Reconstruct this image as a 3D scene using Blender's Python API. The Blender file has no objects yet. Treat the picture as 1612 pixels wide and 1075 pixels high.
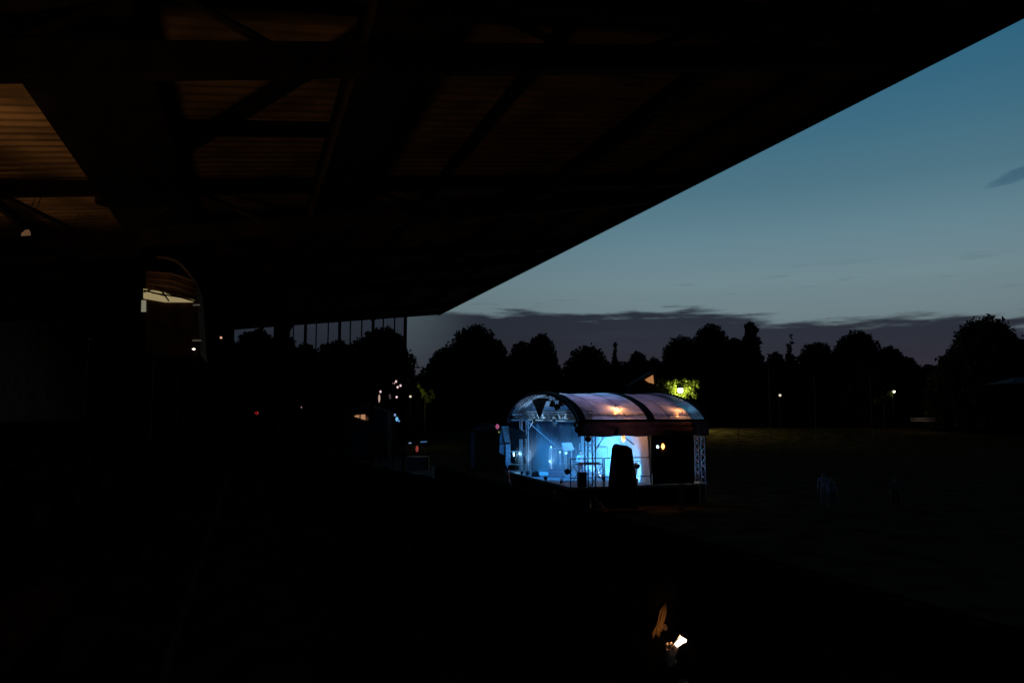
import bpy, bmesh, math, random
import numpy as np
from mathutils import Vector, Matrix
random.seed(7); rng = np.random.default_rng(7)
SC = bpy.context.scene
COL = SC.collection
R = math.radians

# ------------------------------------------------------------------ camera
F, CX, CY, HOR, CAMZ = 1164.0, 806.0, 537.5, 648.0, 5.1      # photo pixels
PITCH = math.atan((HOR - CY) / F)
cam = bpy.data.cameras.new('camera'); cam_o = bpy.data.objects.new('camera', cam); COL.objects.link(cam_o)
cam.sensor_width = 36.0; cam.lens = 36.0 * F / 1612.0
cam.clip_start = 0.05; cam.clip_end = 3000
cam_o.location = (0, 0, CAMZ); cam_o.rotation_euler = (math.pi / 2 + PITCH, 0, 0)
SC.camera = cam_o

# ------------------------------------------------------------------ view
SC.view_settings.view_transform = 'Standard'; SC.view_settings.look = 'None'
SC.view_settings.exposure = 0; SC.view_settings.gamma = 1
SC.cycles.use_denoising = True
SC.cycles.max_bounces = 6; SC.cycles.volume_bounces = 0
SC.cycles.sample_clamp_indirect = 2.0
SC.cycles.transparent_max_bounces = 16

# ------------------------------------------------------------------ sky: dusk gradient with a low cloud bank
world = bpy.data.worlds.new("World"); SC.world = world; world.use_nodes = True
wt = world.node_tree; wt.nodes.clear()
def N(t, typ, **kw):
    n = t.nodes.new(typ)
    for k, v in kw.items(): setattr(n, k, v)
    return n
def mth(t, op, a, b=None, c=None, clamp=False):
    n = N(t, 'ShaderNodeMath', operation=op); n.use_clamp = clamp
    for i, v in enumerate((a, b, c)):
        if v is None: continue
        if isinstance(v, (int, float)): n.inputs[i].default_value = v
        else: t.links.new(v, n.inputs[i])
    return n.outputs[0]
def maprange(t, v, a, b, c=0.0, d=1.0, smooth=True):
    n = N(t, 'ShaderNodeMapRange'); n.interpolation_type = 'SMOOTHSTEP' if smooth else 'LINEAR'
    t.links.new(v, n.inputs[0])
    for i, x in enumerate((a, b, c, d)): n.inputs[i + 1].default_value = x
    return n.outputs[0]
def s2l(c):
    return tuple(((x / 255) / 12.92 if x <= 10 else (((x / 255) + .055) / 1.055) ** 2.4) for x in c)
def ramp(t, v, stops):
    n = N(t, 'ShaderNodeValToRGB'); e = n.color_ramp.elements
    while len(e) > 1: e.remove(e[-1])
    e[0].position = stops[0][0]; e[0].color = (*s2l(stops[0][1]), 1)
    for p, c in stops[1:]:
        k = e.new(p); k.color = (*s2l(c), 1)
    t.links.new(v, n.inputs[0]); return n.outputs[0]
def mixc(t, f, a, b, mode='MIX'):
    n = N(t, 'ShaderNodeMix', data_type='RGBA', blend_type=mode)
    for s, v in ((n.inputs[0], f), (n.inputs[6], a), (n.inputs[7], b)):
        if isinstance(v, (int, float)): s.default_value = v
        elif isinstance(v, tuple): s.default_value = (*v, 1)
        else: t.links.new(v, s)
    return n.outputs[2]
tc = N(wt, 'ShaderNodeTexCoord'); sep = N(wt, 'ShaderNodeSeparateXYZ')
wt.links.new(tc.outputs['Generated'], sep.inputs[0])
elev = mth(wt, 'MULTIPLY', mth(wt, 'ARCSINE', sep.outputs[2]), 57.2958)
az = mth(wt, 'MULTIPLY', mth(wt, 'ARCTAN2', sep.outputs[0], sep.outputs[1]), 57.2958)      # degrees right of the view axis
e01 = mth(wt, 'DIVIDE', elev, 60.0, clamp=True)
clear = ramp(wt, e01, [(0.0, (60, 60, 74)), (0.06, (76, 88, 98)), (0.11, (105, 124, 130)), (0.16, (109, 133, 141)), (0.21, (97, 129, 142)),
                       (0.27, (76, 115, 131)), (0.34, (58, 105, 128)), (0.43, (38, 95, 124)), (0.55, (14, 56, 88)), (1.0, (5, 16, 32))])
mp = N(wt, 'ShaderNodeMapping'); mp.inputs['Scale'].default_value = (5.5, 5.5, 34)
wt.links.new(tc.outputs['Generated'], mp.inputs[0])
nz = N(wt, 'ShaderNodeTexNoise'); nz.inputs['Scale'].default_value = 1.0; nz.inputs['Detail'].default_value = 7; nz.inputs['Roughness'].default_value = .58
wt.links.new(mp.outputs[0], nz.inputs['Vector'])
mp2 = N(wt, 'ShaderNodeMapping'); mp2.inputs['Scale'].default_value = (14, 14, 150); mp2.inputs['Location'].default_value = (3, 1, 7)
wt.links.new(tc.outputs['Generated'], mp2.inputs[0])
nz2 = N(wt, 'ShaderNodeTexNoise'); nz2.inputs['Scale'].default_value = 1.0; nz2.inputs['Detail'].default_value = 5
wt.links.new(mp2.outputs[0], nz2.inputs['Vector'])
wob = mth(wt, 'MULTIPLY', mth(wt, 'SUBTRACT', nz.outputs[0], .5), 4.2)
wob = mth(wt, 'ADD', wob, mth(wt, 'MULTIPLY', mth(wt, 'SUBTRACT', nz2.outputs[0], .5), 2.6))
ee = mth(wt, 'ADD', mth(wt, 'ADD', elev, wob), maprange(wt, az, 10, 27, 0.0, 1.5))
bank = maprange(wt, ee, 7.0, 8.0, 1.0, 0.0)
cloudcol = ramp(wt, e01, [(0.0, (64, 46, 60)), (0.04, (42, 38, 56)), (0.07, (26, 30, 48)), (0.13, (21, 27, 44)), (0.3, (60, 84, 100))])
cloudcol = mixc(wt, maprange(wt, nz.outputs[0], .4, .75), cloudcol, s2l((31, 37, 56)))
leftfade = maprange(wt, az, -9, -2, .62, .96)
sky = mixc(wt, mth(wt, 'MULTIPLY', bank, leftfade), clear, cloudcol)
# a few thin wisps above the bank
wisp = mth(wt, 'MULTIPLY', maprange(wt, nz2.outputs[0], .60, .72), mth(wt, 'MULTIPLY', maprange(wt, elev, 7, 9), maprange(wt, elev, 11.5, 9.5)))
sky = mixc(wt, mth(wt, 'MULTIPLY', wisp, .2), sky, s2l((60, 74, 88)))
# one small grey cloud high at the right
dz = mth(wt, 'SUBTRACT', elev, mth(wt, 'ADD', 14.7, mth(wt, 'MULTIPLY', mth(wt, 'SUBTRACT', az, 33.5), .22)))
dd = mth(wt, 'ADD', mth(wt, 'POWER', mth(wt, 'ABSOLUTE', mth(wt, 'DIVIDE', mth(wt, 'SUBTRACT', az, 35.4), 2.2)), 2), mth(wt, 'POWER', mth(wt, 'ABSOLUTE', mth(wt, 'DIVIDE', mth(wt, 'ADD', dz, mth(wt, 'MULTIPLY', wob, .25)), .42)), 2))
sky = mixc(wt, mth(wt, 'MULTIPLY', maprange(wt, dd, 1.3, .2), .6), sky, s2l((48, 86, 110)))
# afterglow is only on this side of the sky: the far side is night
side = maprange(wt, mth(wt, 'ABSOLUTE', mth(wt, 'SUBTRACT', az, 20)), 25, 110, 1.0, .10)
wide = maprange(wt, mth(wt, 'ABSOLUTE', mth(wt, 'SUBTRACT', az, 22)), 8, 32, 1.0, .80)
sky = mixc(wt, 1.0, sky, mixc(wt, mth(wt, 'MULTIPLY', side, wide), (0, 0, 0), (1, 1, 1)), 'MULTIPLY')
below = maprange(wt, elev, -1.0, 0.0)
sky = mixc(wt, below, (.002, .002, .003), sky)
nish = N(wt, 'ShaderNodeTexSky'); nish.sky_type = 'NISHITA'; nish.sun_disc = False
nish.sun_elevation = R(-4.0); nish.sun_rotation = R(20)
bg1 = N(wt, 'ShaderNodeBackground'); wt.links.new(sky, bg1.inputs[0]); bg1.inputs[1].default_value = 1.0
bg2 = N(wt, 'ShaderNodeBackground'); wt.links.new(nish.outputs[0], bg2.inputs[0]); bg2.inputs[1].default_value = 0.05
add = N(wt, 'ShaderNodeAddShader'); wt.links.new(bg1.outputs[0], add.inputs[0]); wt.links.new(bg2.outputs[0], add.inputs[1])
wo = N(wt, 'ShaderNodeOutputWorld'); wt.links.new(add.outputs[0], wo.inputs[0])
# the sun has set: only a trace of directional afterglow is left
sun = bpy.data.lights.new('sun', 'SUN'); sun.energy = 0.004; sun.angle = R(12); sun.color = (.7, .8, 1)
sun_o = bpy.data.objects.new('sun', sun); COL.objects.link(sun_o)
sun_o.rotation_euler = (R(86), 0, R(180 - 20))

# ------------------------------------------------------------------ helpers: positions
def P(px, py, D):
    "world point seen at photo pixel (px, py), D metres ahead"
    X = (px - CX) / F; Y = -(py - CY) / F
    r = Vector((X, math.cos(PITCH) - Y * math.sin(PITCH), math.sin(PITCH) + Y * math.cos(PITCH)))
    return Vector((0, 0, CAMZ)) + r * (D / r.y)
SA = math.atan((395 - CX) / F)                       # direction the grandstand runs in
GU = Vector((math.sin(SA), math.cos(SA), 0)); GV = Vector((math.cos(SA), -math.sin(SA), 0))
def G(u, v, z): return GU * u + GV * v + Vector((0, 0, z))
SO = Vector((3.11, 39.8, 0)); SS = Vector((.954, .30, 0)); SW = Vector((-.30, .954, 0))
def ST(s, w, z): return SO + SS * s + SW * w + Vector((0, 0, z))

# ------------------------------------------------------------------ helpers: materials
MATS = {}
def mat(name, col=(.2, .2, .2), rough=.7, metal=0, noise=0, scale=8, bump=0, spec=.3):
    if name in MATS: return MATS[name]
    m = bpy.data.materials.new(name); m.use_nodes = True; t = m.node_tree
    b = t.nodes['Principled BSDF']; b.inputs['Base Color'].default_value = (*col, 1)
    b.inputs['Roughness'].default_value = rough; b.inputs['Metallic'].default_value = metal
    b.inputs['Specular IOR Level'].default_value = spec
    if noise:
        c = N(t, 'ShaderNodeTexCoord'); n = N(t, 'ShaderNodeTexNoise'); n.inputs['Scale'].default_value = scale; n.inputs['Detail'].default_value = 6
        t.links.new(c.outputs['Object'], n.inputs['Vector'])
        lo = tuple(x * (1 - noise) for x in col); hi = tuple(min(1, x * (1 + noise)) for x in col)
        o = mixc(t, maprange(t, n.outputs[0], .35, .65), lo, hi); t.links.new(o, b.inputs['Base Color'])
        if bump:
            bm = N(t, 'ShaderNodeBump'); bm.inputs['Strength'].default_value = bump; bm.inputs['Distance'].default_value = .03
            t.links.new(n.outputs[0], bm.inputs['Height']); t.links.new(bm.outputs[0], b.inputs['Normal'])
    MATS[name] = m; return m
def glow(name, col, strength, sample=False):
    if name in MATS: return MATS[name]
    m = bpy.data.materials.new(name); m.use_nodes = True; t = m.node_tree
    b = t.nodes['Principled BSDF']; b.inputs['Base Color'].default_value = (*[min(1, c) for c in col], 1)
    b.inputs['Emission Color'].default_value = (*col, 1); b.inputs['Emission Strength'].default_value = strength
    try: m.cycles.emission_sampling = 'AUTO' if sample else 'NONE'
    except Exception: pass
    MATS[name] = m; return m
def sheet(name, col, trans=.5, clear=.08, tint=None):
    "translucent membrane"
    m = bpy.data.materials.new(name); m.use_nodes = True; t = m.node_tree; t.nodes.clear()
    c = N(t, 'ShaderNodeTexCoord'); n = N(t, 'ShaderNodeTexNoise'); n.inputs['Scale'].default_value = 1.6; n.inputs['Detail'].default_value = 8
    t.links.new(c.outputs['Object'], n.inputs['Vector'])
    o = mixc(t, maprange(t, n.outputs[0], .35, .65), tuple(x * .66 for x in col), col)
    d = N(t, 'ShaderNodeBsdfDiffuse'); tr = N(t, 'ShaderNodeBsdfTranslucent'); tp = N(t, 'ShaderNodeBsdfTransparent')
    t.links.new(o, d.inputs[0]); t.links.new(o, tr.inputs[0])
    if tint: tp.inputs[0].default_value = (*tint, 1)
    m1 = N(t, 'ShaderNodeMixShader'); m1.inputs[0].default_value = trans; t.links.new(d.outputs[0], m1.inputs[1]); t.links.new(tr.outputs[0], m1.inputs[2])
    m2 = N(t, 'ShaderNodeMixShader'); m2.inputs[0].default_value = clear; t.links.new(m1.outputs[0], m2.inputs[1]); t.links.new(tp.outputs[0], m2.inputs[2])
    out = N(t, 'ShaderNodeOutputMaterial'); t.links.new(m2.outputs[0], out.inputs[0]); MATS[name] = m
    return m
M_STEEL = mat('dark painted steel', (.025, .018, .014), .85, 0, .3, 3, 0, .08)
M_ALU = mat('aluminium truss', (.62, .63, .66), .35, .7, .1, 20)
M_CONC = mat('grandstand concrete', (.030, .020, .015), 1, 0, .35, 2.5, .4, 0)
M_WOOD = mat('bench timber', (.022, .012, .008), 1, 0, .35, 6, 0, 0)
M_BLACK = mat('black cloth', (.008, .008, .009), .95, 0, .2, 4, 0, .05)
M_BLACKP = mat('black plastic', (.014, .014, .016), .45)
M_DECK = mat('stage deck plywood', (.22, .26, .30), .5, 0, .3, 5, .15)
M_BARK = mat('bark', (.045, .035, .028), .95, 0, .4, 7, .6)
M_WALLD = mat('dark rendered wall', (.06, .045, .038), .9, 0, .3, 2)
M_TILE = mat('dark roof tile', (.04, .025, .022), .85, 0, .3, 9)
def leafmat(name, col):
    m = bpy.data.materials.new(name); m.use_nodes = True; t = m.node_tree
    b = t.nodes['Principled BSDF']; b.inputs['Roughness'].default_value = .65; b.inputs['Specular IOR Level'].default_value = .2
    c = N(t, 'ShaderNodeTexCoord'); n = N(t, 'ShaderNodeTexNoise'); n.inputs['Scale'].default_value = .9; n.inputs['Detail'].default_value = 4
    t.links.new(c.outputs['Object'], n.inputs['Vector'])
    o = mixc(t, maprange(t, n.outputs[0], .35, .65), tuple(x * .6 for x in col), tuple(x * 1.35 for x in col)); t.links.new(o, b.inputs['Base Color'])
    tr = N(t, 'ShaderNodeBsdfTranslucent'); t.links.new(o, tr.inputs[0])
    mx = N(t, 'ShaderNodeMixShader'); mx.inputs[0].default_value = .35
    t.links.new(b.outputs[0], mx.inputs[1]); t.links.new(tr.outputs[0], mx.inputs[2])
    t.links.new(mx.outputs[0], t.nodes['Material Output'].inputs[0]); MATS[name] = m; return m
M_LEAF = leafmat('broadleaf foliage', (.022, .032, .014)); M_LEAF2 = leafmat('conifer foliage', (.016, .024, .014))
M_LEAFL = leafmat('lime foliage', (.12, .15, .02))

# ------------------------------------------------------------------ helpers: objects
def tag(o, label=None, cat=None, group=None, kind=None):
    if label: o['label'] = label
    if cat: o['category'] = cat
    if group: o['group'] = group
    if kind: o['kind'] = kind
    return o
def empty(name, loc, label, cat, group=None, rz=0):
    o = bpy.data.objects.new(name, None); COL.objects.link(o); o.location = loc; o.rotation_euler.z = rz
    o.empty_display_size = .2
    return tag(o, label, cat, group)
class MB:
    def __init__(s): s.v = []; s.f = []
    def poly(s, pts):
        k = len(s.v); s.v += [tuple(p) for p in pts]; s.f.append(tuple(range(k, k + len(pts)))); return s
    def hexa(s, p):                      # 8 points: bottom 4 ccw, top 4 ccw
        k = len(s.v); s.v += [tuple(q) for q in p]
        s.f += [tuple(k + i for i in f) for f in ((3, 2, 1, 0), (4, 5, 6, 7), (0, 1, 5, 4), (1, 2, 6, 5), (2, 3, 7, 6), (3, 0, 4, 7))]; return s
    def box(s, c, x, y, z):              # centre and half-extent vectors
        c, x, y, z = map(Vector, (c, x, y, z))
        return s.hexa([c - x - y - z, c + x - y - z, c + x + y - z, c - x + y - z, c - x - y + z, c + x - y + z, c + x + y + z, c - x + y + z])
    def bx(s, x0, x1, y0, y1, z0, z1):
        return s.hexa([(x0, y0, z0), (x1, y0, z0), (x1, y1, z0), (x0, y1, z0), (x0, y0, z1), (x1, y0, z1), (x1, y1, z1), (x0, y1, z1)])
    def tube(s, pts, r, n=8, r2=None):
        pts = [Vector(p) for p in pts]; k = len(s.v); m = len(pts)
        for i, p in enumerate(pts):
            d = (pts[min(i + 1, m - 1)] - pts[max(i - 1, 0)]).normalized()
            a = d.cross(Vector((0, 0, 1)));
            if a.length < .05: a = d.cross(Vector((0, 1, 0)))
            a.normalize(); b = d.cross(a)
            rr = r if r2 is None else r + (r2 - r) * i / max(1, m - 1)
            for j in range(n):
                t = 2 * math.pi * j / n; s.v.append(tuple(p + (a * math.cos(t) + b * math.sin(t)) * rr))
        for i in range(m - 1):
            for j in range(n):
                s.f.append((k + i * n + j, k + i * n + (j + 1) % n, k + (i + 1) * n + (j + 1) % n, k + (i + 1) * n + j))
        s.f.append(tuple(k + j for j in reversed(range(n)))); s.f.append(tuple(k + (m - 1) * n + j for j in range(n))); return s
    def lathe(s, prof, n=12, c=(0, 0, 0)):      # prof: (r, z)
        k = len(s.v); m = len(prof)
        for r, z in prof:
            for j in range(n):
                t = 2 * math.pi * j / n; s.v.append((c[0] + r * math.cos(t), c[1] + r * math.sin(t), c[2] + z))
        for i in range(m - 1):
            for j in range(n): s.f.append((k + i * n + j, k + i * n + (j + 1) % n, k + (i + 1) * n + (j + 1) % n, k + (i + 1) * n + j))
        s.f.append(tuple(k + j for j in reversed(range(n)))); s.f.append(tuple(k + (m - 1) * n + j for j in range(n))); return s
    def prism(s, poly, off):             # flat polygon extruded by a vector
        a = [Vector(p) for p in poly]; b = [p + Vector(off) for p in a]; n = len(a); k = len(s.v)
        s.v += [tuple(p) for p in a + b]; s.f.append(tuple(k + i for i in range(n))); s.f.append(tuple(k + n + i for i in reversed(range(n))))
        for i in range(n): s.f.append((k + i, k + n + i, k + n + (i + 1) % n, k + (i + 1) % n))
        return s
    def build(s, name, m, parent=None, smooth=False, world=True):
        me = bpy.data.meshes.new(name); vs = s.v
        if parent is not None and world:      # vertices given in world space
            inv = parent.matrix_basis.inverted(); pp = parent.parent
            if pp is not None: inv = inv @ pp.matrix_basis.inverted()
            vs = [tuple(inv @ Vector(v)) for v in vs]
        me.from_pydata(vs, [], s.f); me.update()
        b = bmesh.new(); b.from_mesh(me); bmesh.ops.recalc_face_normals(b, faces=b.faces); b.to_mesh(me); b.free()
        if smooth:
            for p in me.polygons: p.use_smooth = True
        me.materials.append(m); o = bpy.data.objects.new(name, me); COL.objects.link(o)
        if parent is not None: o.parent = parent
        return o
def struct(name, mb, m): return tag(mb.build(name, m), kind='structure')
def lamp(name, typ, loc, energy, col, parent=None, radius=.05, **kw):
    l = bpy.data.lights.new(name, typ); l.energy = energy; l.color = col
    if typ in ('POINT', 'SPOT'): l.shadow_soft_size = radius
    o = bpy.data.objects.new(name, l); COL.objects.link(o); o.location = loc
    tgt = kw.pop('target', None)
    for k, v in kw.items(): setattr(l, k, v)
    if tgt is not None: o.rotation_euler = (Vector(tgt) - Vector(loc)).to_track_quat('-Z', 'Y').to_euler()
    if parent is not None:
        mw = Matrix.LocRotScale(Vector(loc), o.rotation_euler, None); inv = parent.matrix_basis.inverted()
        o.parent = parent; o.matrix_basis = inv @ mw
    return o

# ================================================================== THE SETTING
mb = MB()
xs = [-700, -260, -120, -60, -20, 20, 60, 120, 260, 700]; ys = [-150, -20, 20, 60, 108, 118, 128, 140, 220, 500, 1400]
def gz(y): return 0 if y <= 108 else 2.0 * min(1, (y - 108) / 26) ** 1.3
k = 0
for y in ys:
    for x in xs: mb.v.append((x, y, gz(y)))
for i in range(len(ys) - 1):
    for j in range(len(xs) - 1):
        a = i * len(xs) + j; mb.f.append((a, a + 1, a + 1 + len(xs), a + len(xs)))
M_GRASS = mat('field grass', (.065, .045, .020), 1, 0, .45, .6, .3, 0)
struct('ground', mb, M_GRASS)
# running track beside the stand
mb = MB(); mb.poly([G(-30, 11, .004), G(90, 11, .004), G(90, 16.5, .004), G(-30, 16.5, .004)])
struct('running_track', mb, mat('cinder track', (.10, .045, .03), .95, 0, .3, 5, .2))
mb = MB()
for vv in (11.0, 12.8, 14.6, 16.4): mb.poly([G(-30, vv, .008), G(90, vv, .008), G(90, vv + .06, .008), G(-30, vv + .06, .008)])
struct('track_markings', mb, mat('faded line paint', (.35, .33, .30), .8, 0, .4, 3))

# ================================================================== GRANDSTAND
gs = empty('grandstand', G(12, 2, 0), 'dark steel roofed grandstand with terraces, seen from inside under its roof', 'grandstand')
EV, EZ, SL = 8.0, CAMZ + 4.56, .1161         # eave offset, height, slope of roof to the back
def rz(v): return EZ - SL * (EV - v)
U0, U1, VB = -7.0, 32.8, -6.0
mb = MB()                                    # corrugated sheet, ribs running up the slope
n = int((U1 - U0) / .22)
for i in range(n + 1):
    u = U0 + (U1 - U0) * i / n
    for du, dz in ((0, 0), (.08, 0), (.11, .05), (.19, .05)):
        if i == n and du > 0: break
        for v in (VB, EV): mb.v.append(tuple(G(u + du, v, rz(v) + dz)))
for i in range(len(mb.v) // 2 - 1): mb.f.append((2 * i, 2 * i + 2, 2 * i + 3, 2 * i + 1))
M_ROOF = mat('weathered brown roof sheet', (.34, .22, .13), .8, 0, .35, 1.4, .1)
mb.build('roof_sheet', M_ROOF, gs)
mb = MB(); mb.box(G((U0 + U1) / 2, EV + .03, EZ - .02), GU * ((U1 - U0) / 2 + .06), GV * .03, (0, 0, .15)); mb.build('fascia', M_STEEL, gs)
mb = MB(); mb.hexa([G(U1, VB, rz(VB) - .14), G(U1 + .06, VB, rz(VB) - .14), G(U1 + .06, EV, rz(EV) - .14), G(U1, EV, rz(EV) - .14),
                    G(U1, VB, rz(VB) + .12), G(U1 + .06, VB, rz(VB) + .12), G(U1 + .06, EV, rz(EV) + .12), G(U1, EV, rz(EV) + .12)]); mb.build('verge_trim', M_STEEL, gs)
def girder(u):
    mb = MB()                                # tapering truss under the roof
    for v0, v1 in ((VB, EV),):
        mb.hexa([G(u - .09, v0, rz(v0) - .22), G(u + .09, v0, rz(v0) - .22), G(u + .09, v1 - .1, rz(v1) - .22), G(u - .09, v1 - .1, rz(v1) - .22),
                 G(u - .09, v0, rz(v0) - .02), G(u + .09, v0, rz(v0) - .02), G(u + .09, v1 - .1, rz(v1) - .02), G(u - .09, v1 - .1, rz(v1) - .02)])
    k_ = 1.0 if u < 20 else .32
    low = lambda v: rz(v) - (.95 - .7 * max(0, (v - 0) / EV)) * k_
    mb.hexa([G(u - .07, VB, low(VB) - .32 * k_), G(u + .07, VB, low(VB) - .32 * k_), G(u + .07, 7, low(7) - .2 * k_), G(u - .07, 7, low(7) - .2 * k_),
             G(u - .07, VB, low(VB)), G(u + .07, VB, low(VB)), G(u + .07, 7, low(7)), G(u - .07, 7, low(7))])
    v = VB; up = True
    while v < 6.5:
        a = G(u, v, rz(v) - .2 if up else low(v)); b = G(u, v + 1.3, low(v + 1.3) if up else rz(v + 1.3) - .2)
        mb.tube([a, b], .04, 6); v += 1.3; up = not up
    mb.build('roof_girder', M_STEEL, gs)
for u in (-5.5, .2, 6.1, 12.0, 17.9, 23.8, 29.7): girder(u)
def rail(u0, v0, u1, v1, drop, w, h, name):
    a, b = Vector((u0, v0)), Vector((u1, v1)); d = (b - a).normalized(); nrm = Vector((-d.y, d.x)) * w
    q = []
    for top in (0, 1):
        for p, s in ((a, -1), (b, -1), (b, 1), (a, 1)):
            c = p + nrm * s; q.append(G(c.x, c.y, rz(c.y) - drop - (0 if top else h)))
    return MB().hexa(q).build(name, M_STEEL, gs)
for v, h, w in ((1.15, .55, .30), (-1.5, .40, .55), (-5.2, .3, .1), (5.0, .2, .06)): rail(U0, v, U1, v, .02, w, h, 'roof_beam')
for v in (-3.7, 2.9, 6.6): rail(U0, v, U1, v, .0, .035, .13, 'purlin')
for u in (.2, 12.0, 23.8): rail(u, -2.15, u + 5.9, 1.15, .24, .09, .1, 'wind_brace')
for u in (6.1, 17.9): rail(u, 1.15, u + 5.9, -2.15, .24, .09, .1, 'wind_brace')
rail(6.1, -2.15, 12.0, -5.2, .24, .06, .1, 'wind_brace')
rail(9.6, -2.1, 9.6, 1.0, .0, .07, .16, 'cross_purlin'); rail(15.0, -2.1, 15.0, 1.0, .0, .07, .16, 'cross_purlin')
for u in (.2, 17.9, 23.8, 29.7):     # rear columns carry the roof
    mb = MB(); mb.box(G(u, -2.15, (rz(-2.15) + 3.6) / 2 - .4), GU * .13, GV * .13, (0, 0, (rz(-2.15) - 3.6) / 2 + .35)); mb.build('column', M_STEEL, gs)
# back wall and terraces
mb = MB(); mb.box(G((U0 + U1) / 2, VB - .1, 4.08), GU * ((U1 - U0) / 2), GV * .08, (0, 0, 4.08)); mb.build('back_wall', mat('brown timber cladding', (.13, .07, .05), .85, 0, .35, 3), gs)
mb = MB(); v = -6.0; z = CAMZ - 1.62 + .225 * 6
steps = []
while v < 7.8:
    mb.bx(0, 0, 0, 0, 0, 0) if False else None
    mb.box(G((U0 + U1) / 2, v + .4, z / 2), GU * ((U1 - U0) / 2), GV * .4, (0, 0, z / 2)); steps.append((v, z)); v += .8; z -= .18
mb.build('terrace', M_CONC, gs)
for (v, z) in steps[2:]:
    if abs(v) < .7: continue
    for (ua, ub) in ((1.2, 10.4), (11.8, 21.4), (22.8, 32.0)):
        mb = MB(); mb.box(G((ua + ub) / 2, v + .25, z + .42), GU * ((ub - ua) / 2), GV * .14, (0, 0, .02))
        for k in range(7): mb.box(G(ua + .3 + (ub - ua - .6) * k / 6, v + .25, z + .2), GU * .03, GV * .1, (0, 0, .198))
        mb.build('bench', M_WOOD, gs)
PZ = CAMZ - 2.42
mb = MB(); mb.box(G((U0 + U1) / 2, 8.0, PZ / 2), GU * ((U1 - U0) / 2), GV * .1, (0, 0, PZ / 2)); mb.build('parapet', M_CONC, gs)
mb = MB(); mb.tube([G(U0, 7.75, PZ + .12), G(U1, 7.75, PZ + .12)], .025)
for k in range(20): mb.tube([G(U0 + 2.1 * k, 7.75, PZ - 1.2), G(U0 + 2.1 * k, 7.75, PZ + .12)], .018)
mb.build('handrail', M_STEEL, gs)
# glazed wind screen closing the far end
def vat(px, u): return u * math.tan(math.atan((px - CX) / F) - SA)
ue = 32.6
for px, w in [(365, .05), (405, .03), (432, .10), (460, .03), (479, .08), (496, .03), (515, .03), (533, .08), (550, .03), (568, .03), (586, .08), (602, .03), (620, .03), (637, .09)]:
    v = vat(px, ue); zt = rz(v) - .1; zb = 2.0
    MB().box(G(ue, v, (zt + zb) / 2), GU * .05, GV * w * .75, (0, 0, (zt - zb) / 2)).build('mullion', M_STEEL, gs)
va, vb = vat(432, ue), vat(637, ue)
M_GLASS = bpy.data.materials.new('wind screen glass'); M_GLASS.use_nodes = True; t = M_GLASS.node_tree; t.nodes.clear()
tp = N(t, 'ShaderNodeBsdfTransparent'); tp.inputs[0].default_value = (.62, .60, .66, 1); gl = N(t, 'ShaderNodeBsdfGlossy'); gl.inputs['Roughness'].default_value = .05; gl.inputs[0].default_value = (.5, .5, .5, 1)
mx = N(t, 'ShaderNodeMixShader'); mx.inputs[0].default_value = .004; t.links.new(tp.outputs[0], mx.inputs[1]); t.links.new(gl.outputs[0], mx.inputs[2])
t.links.new(mx.outputs[0], N(t, 'ShaderNodeOutputMaterial').inputs[0])
va = vat(366, ue)
q = [G(ue - .01, va, 2.5), G(ue + .01, va, 2.5), G(ue + .01, vb, 2.5), G(ue - .01, vb, 2.5), G(ue - .01, va, rz(va) - .12), G(ue + .01, va, rz(va) - .12), G(ue + .01, vb, rz(vb) - .12), G(ue - .01, vb, rz(vb) - .12)]
MB().hexa(q).build('glazing', M_GLASS, gs)
q = [G(ue - .05, VB, 0), G(ue + .05, VB, 0), G(ue + .05, va, 0), G(ue - .05, va, 0), G(ue - .05, VB, rz(VB) - .12), G(ue + .05, VB, rz(VB) - .12), G(ue + .05, va, rz(va) - .12), G(ue - .05, va, rz(va) - .12)]
MB().hexa(q).build('end_wall', M_STEEL, gs)

# warm wall lamps behind the upper rows: they light the underside of the roof
def wall_lamp(u, v, z, energy, label, tgt=None):
    p = G(u, v, z); r = empty('wall_lamp', p, label, 'wall lamp', 'warm lamps at the back of the grandstand')
    MB().lathe([(.04, -.22), (.12, -.2), (.13, 0), (.11, .1), (.05, .14)], 12, p).build('lamp_shade', M_BLACKP, r)
    MB().lathe([(.03, .14), (.09, .18), (.10, .24), (.05, .31)], 12, p).build('bulb', glow('warm bulb', (1, .62, .28), 6), r, True)
    lamp('lamp_light', 'SPOT', p + Vector((0, 0, .4)), energy, (1, .56, .22), r, .35, spot_size=R(120), spot_blend=1.0, target=tgt if tgt is not None else p + Vector((0, 0, 3)))
wall_lamp(8.6, -4.5, rz(-4.5) - .95, 110, 'warm upward wall lamp just outside the left edge of the view', G(8.8, -2.9, rz(-3)))
wall_lamp(12.5, -5.6, rz(-5.6) - 1.6, 60, 'warm upward wall lamp low on the back wall of the stand', G(11.5, -3, rz(0)))
wall_lamp(4.0, -1.7, 4.6, 26, 'warm upward lamp low beside the camera position in the stand', G(7.4, -.3, rz(0)))

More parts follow.
